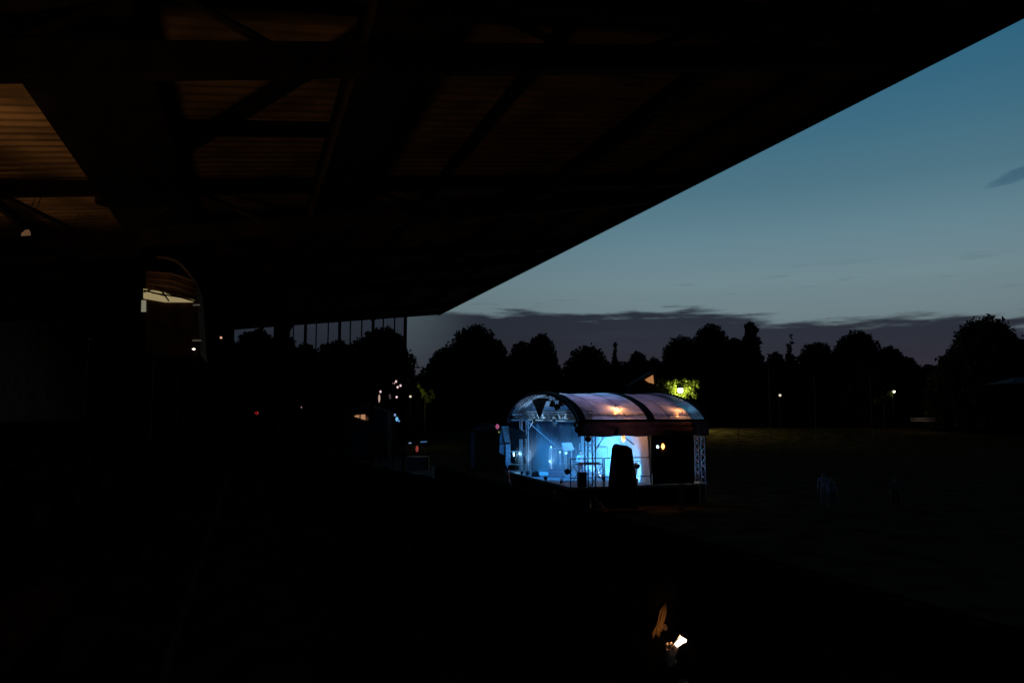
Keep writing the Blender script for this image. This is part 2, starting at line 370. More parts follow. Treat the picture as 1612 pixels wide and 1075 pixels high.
# added box with glowing strips in place of a lit patch under the roof
def PU(px, py, u):
    p = P(px, py, 10) - Vector((0, 0, CAMZ)); return Vector((0, 0, CAMZ)) + p * (u / p.dot(GU))
kp = PU(262, 520, 14); kp.z = 3.5
ki = empty('glow_box', kp, 'added dark wooden press box with a bright strip window at the back of the stand', 'press box')
UK = 14.0
pw = [PU(224, 402, UK), PU(322, 446, UK), PU(322, 600, UK), PU(224, 600, UK)]
MB().prism([PU(229, 426, UK), PU(308, 440, UK), PU(316, 560, UK), PU(229, 560, UK)], GU * 2.2).build('wall', mat('brown boarded wall', (.10, .055, .03), .85, 0, .35, 4), ki)
M_STRIP = glow('cream strip glow', (.90, .72, .36), .30)  # emissive cream put in for lit ceiling, not a window
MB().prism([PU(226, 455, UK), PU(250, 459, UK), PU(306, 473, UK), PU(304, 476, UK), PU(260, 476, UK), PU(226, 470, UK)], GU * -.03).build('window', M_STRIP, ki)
MB().prism([PU(223, 473, UK), PU(230, 473, UK), PU(230, 491, UK), PU(222.5, 491, UK)], GU * -.03).build('window', glow('cream side glow', (.75, .72, .50), .24), ki)  # side patch glows the same way, no window either
MB().prism([PU(304, 479.5, UK), PU(315, 479, UK), PU(315, 481, UK), PU(304, 481.5, UK)], GU * -.03).build('window', glow('dim shelf strip', (.5, .42, .35), .10), ki)
MB().prism([PU(303, 535, UK), PU(317, 535, UK), PU(317, 537, UK), PU(303, 537, UK)], GU * -.03).build('window', MATS['dim shelf strip'], ki)
for a, b in (((226, 460), (240, 455)), ((226, 457), (262, 466)), ((253, 456), (266, 474)), ((262, 461), (306, 474.5)), ((245, 452), (308, 470)), ((240, 461), (290, 469))):
    MB().tube([PU(a[0], a[1], UK - .15), PU(b[0], b[1], UK - .15)], .014, 6).build('brace', M_STEEL, ki)
arc = [PU(x, y, UK - .1) for x, y in ((247, 405), (258, 405), (268, 407), (278, 411), (287, 418), (295, 427), (303, 437), (309, 445))]
MB().tube(arc, .03, 6).build('arched_rail', mat('pale conduit', (.14, .10, .08), .8), ki)
for y0, y1, y2 in ((428, 431, 444), (438, 442, 456), (446, 451, 463)):
    MB().tube([PU(232, y0, UK - .04), PU(270, y1, UK - .04), PU(310, y2, UK - .04)], .02, 6).build('roof_batten', mat('batten timber', (.22, .13, .08), .8), ki)
lamp('box_fill_light', 'SPOT', PU(262, 452, UK - .7), 1.1, (1, .60, .30), ki, .1, spot_size=R(75), spot_blend=1.0, target=PU(268, 432, UK))  # added spot without a fixture, browning the wall above the strip

# two paper lanterns hanging at the left, hardly lit
def lantern(px, py, u, size, col, st, label):
    p = PU(px, py, u); o = empty('paper_lantern', p, label, 'lantern', 'paper lanterns hanging at the back of the stand')
    MB().lathe([(.02 * size, -.5 * size), (.34 * size, -.2 * size), (.42 * size, .05 * size), (.2 * size, .5 * size), (.03 * size, .6 * size)], 7, p).build('shade', glow('lantern ' + label[:4], col, st), o)
    MB().tube([p + Vector((0, 0, .6 * size)), p + Vector((0, 0, 1.4))], .006, 5).build('cord', M_BLACKP, o)
    o.rotation_euler = (0, R(18), 0)
lantern(41, 371, 12, .15, (.30, .17, .085), .28, 'tan paper lantern nearest the left edge, leaning on its cord')
lantern(103, 391, 14, .09, (.22, .10, .08), .2, 'small dull red paper lantern right of the tan one')
lantern(20, 401, 13, .06, (.2, .11, .06), .15, 'tiny brown paper lantern low at the left edge')

# ================================================================== TREES
def leaf_cloud(centers, radii, n, size, squash=1.0):
    cen = np.array(centers, float); rad = np.array(radii, float)
    wgt = rad ** 2; idx = rng.choice(len(cen), n, p=wgt / wgt.sum())
    d = rng.normal(size=(n, 3)); d /= np.linalg.norm(d, axis=1)[:, None]
    r = rad[idx] * (1 - .55 * rng.random(n) ** 1.6) * (1 + .10 * rng.normal(size=n))
    p = cen[idx] + d * r[:, None] * np.array([1, 1, squash])
    a = rng.normal(size=(n, 3)); a /= np.linalg.norm(a, axis=1)[:, None]
    b = np.cross(a, rng.normal(size=(n, 3))); b /= np.linalg.norm(b, axis=1)[:, None]
    s = size * (.55 + .9 * rng.random(n))[:, None]; a *= s; b *= s * .55
    v = np.stack([p - a, p + b * .9, p + a, p - b * .9], 1).reshape(-1, 3)
    return v
def leaf_mesh(name, v, m, parent):
    n = len(v) // 4; me = bpy.data.meshes.new(name)
    inv = np.array(parent.matrix_basis.inverted()); v = v @ inv[:3, :3].T + inv[:3, 3]
    me.vertices.add(len(v)); me.vertices.foreach_set('co', v.astype(np.float32).ravel())
    me.loops.add(n * 4); me.loops.foreach_set('vertex_index', np.arange(n * 4, dtype=np.int32))
    me.polygons.add(n); me.polygons.foreach_set('loop_start', np.arange(0, n * 4, 4, dtype=np.int32))
    me.update(calc_edges=True); me.validate(); me.materials.append(m)
    o = bpy.data.objects.new(name, me); COL.objects.link(o); o.parent = parent; return o
def tree(px, top, hw, D, label, kind='round', name='broadleaf_tree', n=3600, bot=640, m=None, group='trees standing along the far side of the field'):
    base = P(px, 640, D); base.z = gz(D); H = P(px, top, D).z - base.z; W = hw * D / F * (1.0 if kind != 'round' else 1.38)
    o = empty(name, base, label, 'tree', group)
    cen, rad = [], []
    if kind == 'conifer':
        for i in range(26):
            f = i / 25; rr = W * (1 - f) * 1.15 + .35
            for k in range(3 if f < .8 else 1):
                t = random.random() * 6.28; cen.append((base.x + math.cos(t) * rr * .55, base.y + math.sin(t) * rr * .55, base.z + H * (.1 + .9 * f) - rr * .3)); rad.append(max(.3, rr * .6))
        sz = .42
    elif kind == 'column':
        for i in range(26):
            f = i / 25; rr = W * (.75 + .25 * math.sin(f * 3.0)) * (1 if f < .88 else .7); t = random.random() * 6.28
            cen.append((base.x + math.cos(t) * rr * .3, base.y + math.sin(t) * rr * .3, base.z + H * (.08 + .92 * f) - rr * .55)); rad.append(rr * .8)
        for f in (.2, .4, .6, .8): cen.append((base.x, base.y, base.z + H * f)); rad.append(W * .9)
        sz = .5
    else:
        nl = 46
        for i in range(nl):
            t = i * 2.39996 + random.random() * .5; f = (i + random.random()) / nl; zz = .12 + .86 * f
            prof = max(.12, 1 - (max(0, (zz - .30)) / .72) ** 2.6) ** .5; lr = W * random.uniform(.20, .34)
            q = random.uniform(.75, 1.0) * max(0, prof * W - lr)
            cen.append((base.x + math.cos(t) * q, base.y + math.sin(t) * q * .8, base.z + H * zz - lr * .75)); rad.append(lr)
        for zz, r_ in ((.25, .85), (.45, .8), (.62, .68), (.78, .52)): cen.append((base.x, base.y, base.z + H * zz)); rad.append(W * r_)
        sz = .40
    leaf_mesh('crown', leaf_cloud(cen, rad, n, sz), m or (M_LEAF2 if kind == 'conifer' else M_LEAF), o)
    th = H * .75; mb = MB()
    mb.tube([base - Vector((0, 0, .2)), base + Vector((.1, 0, th * .4)), base + Vector((0, .1, th))], max(.15, H * .018), 9, .05)
    mb.build('trunk', M_BARK, o, True)
    mb = MB()
    for k in range(6):
        t = k * 1.05; z0 = th * (.35 + .09 * k); mb.tube([base + Vector((0, 0, z0)), base + Vector((math.cos(t) * W * .3, math.sin(t) * W * .3, z0 + H * .1)), base + Vector((math.cos(t) * W * .55, math.sin(t) * W * .5, z0 + H * .17))], .11, 6, .03)
    mb.build('limbs', M_BARK, o, True)
    return o
T = [ # px, top, halfwidth, D, kind, label
 (352, 528, 26, 120, 'round', 'dark tree behind the left end of the glazed wind screen'),
 (400, 513, 36, 120, 'round', 'rounded dark tree behind the leftmost posts of the wind screen'),
 (441, 521, 30, 118, 'round', 'dark tree just right of the leftmost rounded one, behind the posts'),
 (478, 541, 26, 122, 'round', 'low dark tree in the dip behind the middle of the wind screen'),
 (527, 532, 36, 118, 'round', 'broad dark tree behind the middle wind screen posts'),
 (566, 533, 34, 122, 'round', 'dark flat topped tree left of the peaked one at the wind screen end'),
 (602, 513, 46, 118, 'round', 'tall dark tree behind the last post of the wind screen'),
 (626, 560, 28, 119, 'round', 'lower dark tree under the right flank of the tree by the last post'),
 (664, 588, 22, 140, 'round', 'small low tree in the gap left of the big tree above the stage arch'),
 (700, 545, 30, 150, 'round', 'left shoulder tree beside the big tree above the stage arch'),
 (746, 509, 46, 150, 'round', 'big dark tree with pointed crown left of the stage arch'),
 (782, 532, 22, 152, 'round', 'right shoulder tree of the big dark tree left of the stage'),
 (822, 537, 28, 155, 'round', 'dark tree straight above the stage arch, left of its peaked neighbour'),
 (852, 524, 28, 152, 'round', 'peaked dark tree above the front arch of the stage'),
 (925, 543, 38, 156, 'round', 'lower rounded tree above the middle of the stage roof'),
 (971, 542, 13, 150, 'conifer', 'narrow pointed conifer above the middle of the stage roof'),
 (1005, 551, 20, 165, 'round', 'small thin tree between the conifer and the orange lit gable'),
 (1030, 562, 22, 160, 'round', 'low tree behind the orange lit gable'),
 (1078, 526, 36, 150, 'round', 'dark tree directly above the glowing street lamp'),
 (1122, 507, 34, 152, 'round', 'tall ragged tree between the street lamp and the columnar tree'),
 (1158, 528, 22, 154, 'round', 'dark tree filling the notch left of the columnar tree'),
 (1186, 510, 17, 148, 'column', 'columnar dark tree with square top right of the stage'),
 (1224, 552, 18, 150, 'round', 'low dark tree right beside the columnar tree'),
 (1247, 527, 20, 152, 'conifer', 'broad pointed conifer right of the columnar tree'),
 (1290, 536, 34, 154, 'round', 'dark tree between the broad conifer and the ragged high tree'),
 (1352, 519, 42, 150, 'round', 'wide ragged tree highest in the right hand group'),
 (1404, 543, 26, 152, 'round', 'dark tree on the right slope of the ragged high tree'),
 (1432, 560, 20, 150, 'round', 'last small tree before the gap on the right'),
 (1464, 573, 26, 170, 'round', 'low distant tree at the bottom of the right hand gap'),
 (1558, 500, 56, 132, 'round', 'huge rounded tree near the right edge'),
 (1508, 556, 40, 134, 'round', 'lower tree leaning out left of the huge rounded tree'),
 (1618, 533, 40, 136, 'round', 'tree cut off by the right edge beside the huge rounded one'),
]
for px, top, hw, D, kind, lab in T:
    tree(px, top, hw, D, lab, kind, {'round': 'broadleaf_tree', 'conifer': 'conifer_tree', 'column': 'columnar_tree'}[kind], n=36000 if hw > 50 else 22000 if hw > 40 else (16000 if hw > 25 else 9000))
# undergrowth that closes the gaps between the trunks
cen, rad = [], []
for k in range(520):
    px = -60 + k * 3.4; D = random.uniform(150, 168) if px > 640 else random.uniform(122, 135)
    p = P(px, 640, D); cen.append((p.x, p.y, gz(D) + random.uniform(.5, 12.0 if not 1430 < px < 1490 else 9.0))); rad.append(random.uniform(1.6, 2.8))
hd = bpy.data.objects.new('undergrowth', None)
v = leaf_cloud(cen, rad, 120000, .6)
o = empty('tmp', (0, 0, 0), None, None); u_ = leaf_mesh('undergrowth', v, M_LEAF, o); u_.parent = None; bpy.data.objects.remove(o); bpy.data.objects.remove(hd)
tag(u_, kind='stuff', label='dense dark undergrowth between the tree trunks around the field', cat='undergrowth')
# hills of dark land beyond
mb = MB(); nh = 60
for i in range(nh + 1):
    x = -900 + 1800 * i / nh; h = 13 + 3 * math.sin(i * .7) + 2 * math.sin(i * 1.9)
    mb.v += [(x, 420, 0), (x, 430, h), (x, 520, h * 1.1), (x, 560, 0)]
for i in range(nh):
    for j in range(3): a = i * 4 + j; mb.f.append((a, a + 4, a + 5, a + 1))
struct('hills', mb, mat('far dark woodland', (.02, .022, .018), .95, 0, .3, .05))

# ================================================================== STREET LAMPS
def street_lamp(px, py, D, r, col, st, energy, label, group='street lamps beyond the field', lcol=None):
    p = P(px, py, D); base = Vector((p.x, p.y + .4, gz(D)))
    o = empty('street_lamp', base, label, 'street lamp', group)
    MB().tube([base, base + Vector((0, 0, (p.z - base.z) * .6)), Vector((base.x, base.y, p.z + .35))], .09, 8, .05).build('pole', M_STEEL, o)
    MB().tube([Vector((base.x, base.y, p.z + .35)), p + Vector((0, .1, .42)), p + Vector((0, -.1, .36))], .035, 6).build('arm', M_STEEL, o)
    MB().lathe([(r * .5, -r), (r * 1.0, -r * .4), (r, .3 * r), (r * .6, r)], 12, p).build('lamp_globe', glow('globe ' + label[:22], col, st), o, True)
    MB().lathe([(r * .9, r * .85), (r * 1.2, r * .9), (r * .3, r * 1.5)], 12, p).build('lamp_cap', M_STEEL, o)
    if energy: lamp('lamp_light', 'POINT', p + Vector((0, -r * 1.3, 0)), energy, lcol or col, o, r * .8)
    return o
street_lamp(1071, 614.5, 134, .46, (1.0, 1.0, .62), 11, 3200, 'bright street lamp glowing inside lime green leaves right above the stage roof', lcol=(1, 1, .45))
street_lamp(1228, 622, 132, .22, (.8, .74, .6), .9, 0, 'small white street lamp between the net posts right of the columnar tree')
street_lamp(1407, 616.5, 134, .24, (.8, .76, .60), .9, 90, 'small white street lamp among leaves below the ragged high tree', lcol=(1, .95, .6))
street_lamp(646, 624, 108, .16, (.9, .85, .6), 1.4, 0, 'small white street lamp left of the lit yellow green shrub')
# foliage around the lamps
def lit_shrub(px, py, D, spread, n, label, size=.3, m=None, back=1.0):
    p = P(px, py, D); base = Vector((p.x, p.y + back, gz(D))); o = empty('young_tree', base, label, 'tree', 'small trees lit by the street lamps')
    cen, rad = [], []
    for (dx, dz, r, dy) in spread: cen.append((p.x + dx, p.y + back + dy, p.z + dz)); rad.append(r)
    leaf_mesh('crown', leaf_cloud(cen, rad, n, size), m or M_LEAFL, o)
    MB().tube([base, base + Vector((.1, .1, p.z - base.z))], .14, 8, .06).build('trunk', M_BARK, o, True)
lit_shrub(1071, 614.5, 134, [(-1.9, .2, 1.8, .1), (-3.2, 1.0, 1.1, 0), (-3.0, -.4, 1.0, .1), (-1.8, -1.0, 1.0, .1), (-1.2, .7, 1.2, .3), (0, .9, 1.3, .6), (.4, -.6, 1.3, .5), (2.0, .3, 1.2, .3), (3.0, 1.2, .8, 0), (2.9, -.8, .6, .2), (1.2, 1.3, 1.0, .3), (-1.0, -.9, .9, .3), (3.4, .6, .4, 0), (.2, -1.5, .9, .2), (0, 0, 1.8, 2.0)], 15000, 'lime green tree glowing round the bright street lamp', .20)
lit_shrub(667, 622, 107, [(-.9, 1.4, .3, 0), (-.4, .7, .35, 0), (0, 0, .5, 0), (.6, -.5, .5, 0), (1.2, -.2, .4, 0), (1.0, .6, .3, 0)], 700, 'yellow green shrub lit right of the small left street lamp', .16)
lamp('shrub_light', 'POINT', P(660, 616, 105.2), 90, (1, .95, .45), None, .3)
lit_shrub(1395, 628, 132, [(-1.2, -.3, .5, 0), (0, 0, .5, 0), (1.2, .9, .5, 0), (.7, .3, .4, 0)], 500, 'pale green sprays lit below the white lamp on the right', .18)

# posts of the ball net behind the field
for px, y0, y1, lab in ((1108, 590, 668, 'net post right beside the stage roof corner'), (1160, 590, 676, 'net post below the tall ragged tree'), (1209.5, 572, 676, 'net post brightest of the row, left of the white lamp'), (1281, 585, 676, 'net post right of the broad conifer'), (1369, 582, 676, 'net post left of the lamp among leaves')):
    a = P(px, y0, 118); b = Vector((a.x, a.y, gz(118)))
    o = empty('net_post', b, lab, 'net post', 'thin net posts along the far end of the field')
    MB().tube([b, a], .045, 8, .035).build('post', mat('grey post paint', (.12, .11, .09), .8), o)
    MB().tube([a + Vector((0, 0, 0)), a + Vector((0, .0, .15))], .09, 8).build('cap', M_STEEL, o)
# pale low wall and marquee at the right
a, b = P(1434, 657, 131), P(1512, 658, 133); w = empty('low_wall', (a + b) / 2 - Vector((0, 0, .9)), 'pale low wall catching light at the far right end of the field', 'wall')
d = (b - a) / 2; MB().box((a + b) / 2 - Vector((0, 0, .5)), d, (0, .15, 0), (0, 0, .22)).build('wall_panel', mat('wall paint', (.30, .26, .24), .8, 0, .2, 2), w)
MB().box((a + b) / 2 - Vector((0, 0, .1)), d * 1.01, (0, .2, 0), (0, 0, .05)).build('coping', mat('coping stone', (.55, .48, .42), .8), w)
lamp('wall_light', 'POINT', P(1460, 650, 129.5), 14, (1, .8, .6), w, .1)
a = P(1600, 600, 110); mq = empty('marquee', Vector((a.x, a.y, gz(110))), 'pale marquee roof cut off by the right edge under the trees', 'marquee')
L, Rr, tt, bb = P(1590, 603, 108), P(1640, 603, 108), P(1600, 594, 111), P(1636, 594, 111)
MB().hexa([L, Rr, Rr + Vector((0, 6, 0)), L + Vector((0, 6, 0)), tt, bb, bb + Vector((0, .4, 0)), tt + Vector((0, .4, 0))]).build('roof', mat('marquee cloth', (.12, .12, .13), .9), mq)
for q in (L, Rr, L + Vector((0, 6, 0)), Rr + Vector((0, 6, 0))): MB().tube([Vector((q.x, q.y, 0)), q], .05, 6).build('pole', M_STEEL, mq)
lamp('marquee_light', 'POINT', P(1606, 592, 105), 1.5, (.8, .75, 1), mq, .3)
# house with an orange lit gable behind the stage, the light an emissive triangle
a = P(1026, 600, 128); hp = Vector((a.x, a.y, gz(128))); ho = empty('gabled_house', hp, 'dark gabled house with an orange glowing triangle as its lit gable behind the stage roof', 'house')
hz = P(1026, 606, 128).z; rzv = P(1026, 584, 128).z
MB().bx(hp.x - 3.4, hp.x + .8, hp.y, hp.y + 7, hp.z, hz).build('wall', M_WALLD, ho)
MB().prism([(hp.x - 3.7, hp.y - .05, hz), (hp.x + 1.1, hp.y - .05, hz), (hp.x + .4, hp.y - .05, rzv)], (0, 7.3, 0)).build('roof', M_TILE, ho)
MB().prism([P(1015, 597.5, 127.7), P(1028, 590, 127.7), P(1029.5, 604, 127.7), P(1021, 602, 127.7)], (0, -.06, 0)).build('window', glow('orange gable glow', (.62, .27, .10), .62), ho)  # light on the gable put in as emissive colour, no window

# ================================================================== FESTOON, BAR AND STALLS ON THE LEFT
M_PINK = glow('pinkish bulb', (1, .72, .62), 2.2)
fo = empty('string_lights', P(615, 660, 84), 'string of small pinkish bulbs hung between two poles left of the stage', 'string lights')
bul = [(623.5, 600.5), (620, 603.5), (626, 609.5), (630.5, 607), (624.5, 625), (613.5, 622.5), (614, 626), (599, 616.5)]
for x, y in bul: 
    p = P(x, y, 84); MB().lathe([(.03, -.13), (.11, -.06), (.12, .05), (.05, .14)], 10, p).build('bulb', M_PINK if y < 618 or x > 620 else glow('dim pink bulb', (.5, .35, .3), .3), fo, True)
for seg in ([(606, 606), (620, 602), (623.5, 599.5), (636, 606)], [(596, 612), (613.5, 621), (624.5, 624), (640, 620)], [(596, 612), (599, 615.5), (626, 608.5), (636, 604)]):
    MB().tube([P(x, y, 84) for x, y in seg], .012, 5).build('cable', M_BLACKP, fo)
for x in (596, 637): a = P(x, 600, 84); MB().tube([(a.x, a.y, 0), a], .05, 6).build('pole', M_STEEL, fo)
# bar tent with orange lit side opening
def stall(name, px, D, w, h, label, cat, zroof=1.0):
    a = P(px, 640, D); p = Vector((a.x, a.y, gz(D))); o = empty(name, p, label, cat)
    x0, x1, y0, y1 = p.x - w / 2, p.x + w / 2, p.y, p.y + w
    for x in (x0, x1):
        for y in (y0, y1): MB().tube([(x, y, p.z), (x, y, h)], .05, 6).build('leg', M_STEEL, o)
    c = Vector((p.x, p.y + w / 2, h + zroof)); q = [Vector((x0, y0, h)), Vector((x1, y0, h)), Vector((x1, y1, h)), Vector((x0, y1, h))]
    mb = MB(); k = 0
    for i in range(4): mb.poly([q[i], q[(i + 1) % 4], c])
    mb.poly(q[::-1]); return o, mb, (x0, x1, y0, y1, p)
M_TENT = mat('party tent cloth', (.08, .08, .08), .8, 0, .15, 2)
o, mb, (x0, x1, y0, y1, p) = stall('bar_pavilion', 570, 80, 5.5, 5.0, 'dark two storey bar pavilion with a small orange lit window left of the stage', 'pavilion')
mb.build('roof', M_TILE, o); MB().bx(x0, x1, y0 + .05, y1, 0, 4.95).build('wall', M_WALLD, o)
W1 = [P(557.5, 653.5, 79.9), P(564, 652.8, 79.9), P(564, 657.5, 79.9)]
W2 = [P(564.6, 652.8, 79.9), P(575, 652.3, 79.9), P(575.5, 661, 79.9), P(564.6, 657.8, 79.9)]
M_OR = glow('orange window light', (1, .52, .22), 1.05)
MB().prism([P(557.5, 654.6, 79.9), P(564, 652.8, 79.9), P(564, 657.5, 79.9), P(559, 655.8, 79.9)], (0, -.05, 0)).build('window', M_OR, o)
MB().prism(W2, (0, -.05, 0)).build('window', M_OR, o)
MB().prism([P(576, 655, 79.9), P(580, 657, 79.9), P(579.5, 661.5, 79.9), P(576, 661, 79.9)], (0, -.05, 0)).build('window', glow('dim brown window', (.4, .18, .1), .3), o)
MB().tube([P(575.6, 651.5, 79.7), P(575.9, 662, 79.7)], .03, 6).build('window_bar', M_STEEL, o)
# signal lamps on poles
def pole_lamp(px, py, D, r, col, st, label, cat='lamp', grp='small lights scattered in the dark beside the grandstand', tall=1.0):
    p = P(px, py, D); o = empty('pole_lamp', Vector((p.x, p.y, gz(D))), label, cat, grp)
    MB().tube([(p.x, p.y + .1, gz(D)), (p.x, p.y + .1, p.z)], .035, 6).build('pole', M_STEEL, o)
    MB().lathe([(r * .4, -r * tall), (r, -r * .3 * tall), (r, r * .4 * tall), (r * .3, r * tall)], 10, p).build('lamp_globe', glow('signal ' + label[:16], col, st), o, True)
    return p
pole_lamp(404, 650, 70, .17, (.75, .04, .03), .9, 'red lamp glowing below the rounded tree behind the wind screen')
pole_lamp(475, 641, 74, .10, (.8, .42, .35), .8, 'tiny pink lamp between the red lamp and the orange window')
pole_lamp(305, 549.5, 11.8, .024, (1, .80, .62), 3, 'small bright warm lamp below the press box', tall=.6)
pole_lamp(348, 531.5, 18, .03, (.6, .32, .2), 1.1, 'dim orange lamp right of the bright one below the press box')
pole_lamp(597, 627, 84, .11, (1, .72, .5), 1.2, 'tall narrow peach lamp under the string lights', tall=4)
pole_lamp(621.5, 653, 82, .14, (.45, .62, 1), 1.3, 'pale blue lamp topmost of three below the string lights')
pole_lamp(624.8, 659.5, 81, .15, (.25, .75, 1), 1.8, 'cyan lamp in the middle of three below the string lights', tall=1.6)
pole_lamp(628, 662.5, 80, .11, (.2, .55, 1), 1.1, 'blue lamp lowest of three below the string lights')
lamp('blue_light', 'POINT', P(625, 663, 78), 10, (.1, .45, 1), None, .1)
pole_lamp(594.5, 644, 84, .12, (.22, .22, .22), .3, 'dim grey lamp above the orange window')
# ticket counter with blue strip lights and a red light
a = P(657, 712, 66); ct = empty('bar_counter', Vector((a.x, a.y, 0)), 'dark bar counter with two blue light strips and a red light left of the stage', 'bar counter')
MB().bx(a.x - 1.0, a.x + 1.0, a.y, a.y + .6, 0, 1.15).build('counter', M_BLACKP, ct)
for x in (a.x - .95, a.x + .95): MB().tube([(x, a.y, 0), (x, a.y, 2.5)], .03, 6).build('post', M_STEEL, ct)
MB().tube([P(643.5, 697.3, 65.8), P(647.5, 697, 65.8)], .05, 6).build('light_strip', glow('pale blue strip', (.35, .55, .85), .55), ct)
MB().tube([P(662, 695.5, 65.8), P(672, 695, 65.8)], .06, 6).build('light_strip', glow('blue strip', (.10, .24, .50), .45), ct)
MB().lathe([(.06, -.25), (.13, -.1), (.12, .15), (.04, .28)], 9, P(656.5, 706.5, 65.8)).build('red_light', glow('red counter light', (.42, .06, .05), .55), ct, True)
# party tent beside the stage with a pink lamp
o, mb, (x0, x1, y0, y1, p) = stall('party_tent', 764, 66, 2.9, 3.45, 'pale grey party tent in the dark left of the stage', 'tent', .75)
mb.build('roof', M_TENT, o); MB().bx(x0, x1, y1 - .05, y1, .0, 3.3).build('back_wall', M_TENT, o)
pp = P(783, 671.5, 58); pk = empty('pink_lamp', Vector((pp.x, pp.y, 0)), 'pink lamp glowing at the left edge of the stage', 'lamp')
MB().tube([(pp.x, pp.y + .1, 0), (pp.x, pp.y + .1, pp.z)], .03, 6).build('pole', M_STEEL, pk)
MB().lathe([(.05, -.18), (.13, -.08), (.14, .08), (.05, .2)], 10, pp).build('lamp_globe', glow('pink globe', (.75, .16, .38), .45), pk, True)
MB().lathe([(.03, -.07), (.07, 0), (.03, .07)], 8, P(785.5, 680, 58)).build('lower_bulb', glow('green yellow bulb', (.35, .42, .1), .5), pk, True)
lamp('pink_light', 'POINT', pp + Vector((-.5, 1.5, .1)), 5, (1, .5, .6), pk, .1)

# ================================================================== THE STAGE
DZ = 1.1                                        # deck height
sg = empty('concert_stage', ST(4.2, 6, 0), 'vaulted open air concert stage lit blue on the field', 'stage')
S0, S1, SM, W0, W1 = .3, 8.24, 4.68, -.3, 12.3
EVZ = 4.62; RISE = 1.68
def arch(w):
    t = (w - (W0 + W1) / 2) / ((W1 - W0) / 2); return EVZ + RISE * max(0, 1 - t * t) ** .66
def wpts(n=40): return [(W0 + W1) / 2 - (W1 - W0) / 2 * math.cos(math.pi * i / n) for i in range(n + 1)]
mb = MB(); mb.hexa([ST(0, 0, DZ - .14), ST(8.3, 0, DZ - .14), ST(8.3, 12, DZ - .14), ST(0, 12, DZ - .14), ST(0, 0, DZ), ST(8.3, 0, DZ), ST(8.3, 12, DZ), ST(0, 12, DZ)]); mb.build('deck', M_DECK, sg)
mb = MB(); q = [(0.03, .03), (8.27, .03), (8.27, 11.97), (.03, 11.97)]
mb.hexa([ST(a, b, .02) for a, b in q] + [ST(a, b, DZ - .15) for a, b in q]); mb.build('deck_skirt', M_BLACK, sg)
mb = MB()
for k in range(12): mb.box(ST(.25 + k * .36, -.01, DZ - .06), SS * .13, SW * .012, (0, 0, .04))
mb.build('deck_edge_strip', mat('worn edge trim', (.45, .40, .36), .6), sg)
M_CAN = sheet('stage roof membrane', (.66, .62, .68), .62, .15)
def canopy(a, b, sag):
    mb = MB(); ws = wpts(36); ns = 8
    for i in range(ns + 1):
        f = i / ns; s = a + (b - a) * f; dip = sag * math.sin(math.pi * f)
        for w in ws: mb.v.append(tuple(ST(s, w, arch(w) - dip)))
    m = len(ws)
    for i in range(ns):
        for j in range(m - 1): mb.f.append((i * m + j, i * m + j + 1, (i + 1) * m + j + 1, (i + 1) * m + j))
    mb.build('roof_membrane', M_CAN, sg, True)
canopy(S0 + .05, SM, .09); canopy(SM, S1, .10)
for s_ in (1.75, 3.25, 5.9, 7.05):              # welded seams of the membrane
    mb = MB(); ws = wpts(36); mb.tube([ST(s_, w, arch(w) - (.09 if s_ < SM else .10) * math.sin(math.pi * ((s_ - S0) / (SM - S0) if s_ < SM else (s_ - SM) / (S1 - SM))) + .005) for w in ws], .018, 5); mb.build('membrane_seam', mat('seam tape', (.30, .27, .32), .7), sg)
M_STRAP = mat('dark roof strap', (.035, .022, .028), .8, 0, .2, 4)
def rib(s, hw, thick=.06, m=M_STRAP, name='roof_rib', lift=.03):
    mb = MB(); ws = wpts(40)
    for w in ws:
        z = arch(w) + lift
        for ds, dz in ((-hw, 0), (hw, 0), (hw, -thick), (-hw, -thick)): mb.v.append(tuple(ST(s + ds, w, z + dz)))
    for i in range(len(ws) - 1):
        for j in range(4): mb.f.append((i * 4 + j, i * 4 + (j + 1) % 4, (i + 1) * 4 + (j + 1) % 4, (i + 1) * 4 + j))
    mb.build(name, m, sg)
rib(S0 + .22, .26, .18); rib(SM, .24); rib(S1 - .1, .12)
# pale tubular arch under the front strap
mb = MB(); mb.tube([ST(S0 + .02, w, arch(w) - .02) for w in wpts(40)], .05, 7); mb.tube([ST(S0 + .3, w, arch(w) - .32) for w in wpts(40)[2:-2]], .035, 6)
ws = wpts(40)
for i in range(3, 37): mb.tube([ST(S0 + .02, ws[i], arch(ws[i])), ST(S0 + .3, ws[i] + .12, arch(ws[i]) - .32)], .016, 5)
mb.build('arch_truss', M_ALU, sg)
# valances on both long sides
M_VAL = sheet('valance cloth', (.10, .055, .06), .2, .0)
def valance(w, top, bot, s0, s1):
    mb = MB(); n = 44
    for i in range(n + 1):
        s = s0 + (s1 - s0) * i / n; ww = w + .03 * math.sin(i * .9)
        mb.v += [tuple(ST(s, ww, bot + .03 * math.sin(i * .55))), tuple(ST(s, w, top))]
    for i in range(n): mb.f.append((2 * i, 2 * i + 2, 2 * i + 3, 2 * i + 1))
    mb.build('valance', M_VAL, sg, True)
valance(W0 - .02, EVZ + .02, 3.78, S0, S1 + .05); valance(W1 + .02, EVZ + .02, 4.3, S0, S1)
mb = MB(); mb.box(ST((SM + S1) / 2 - 2.0, W0 + .02, EVZ + .02), SS * 4, SW * .05, (0, 0, .05)); mb.build('eave_rail', M_STEEL, sg)
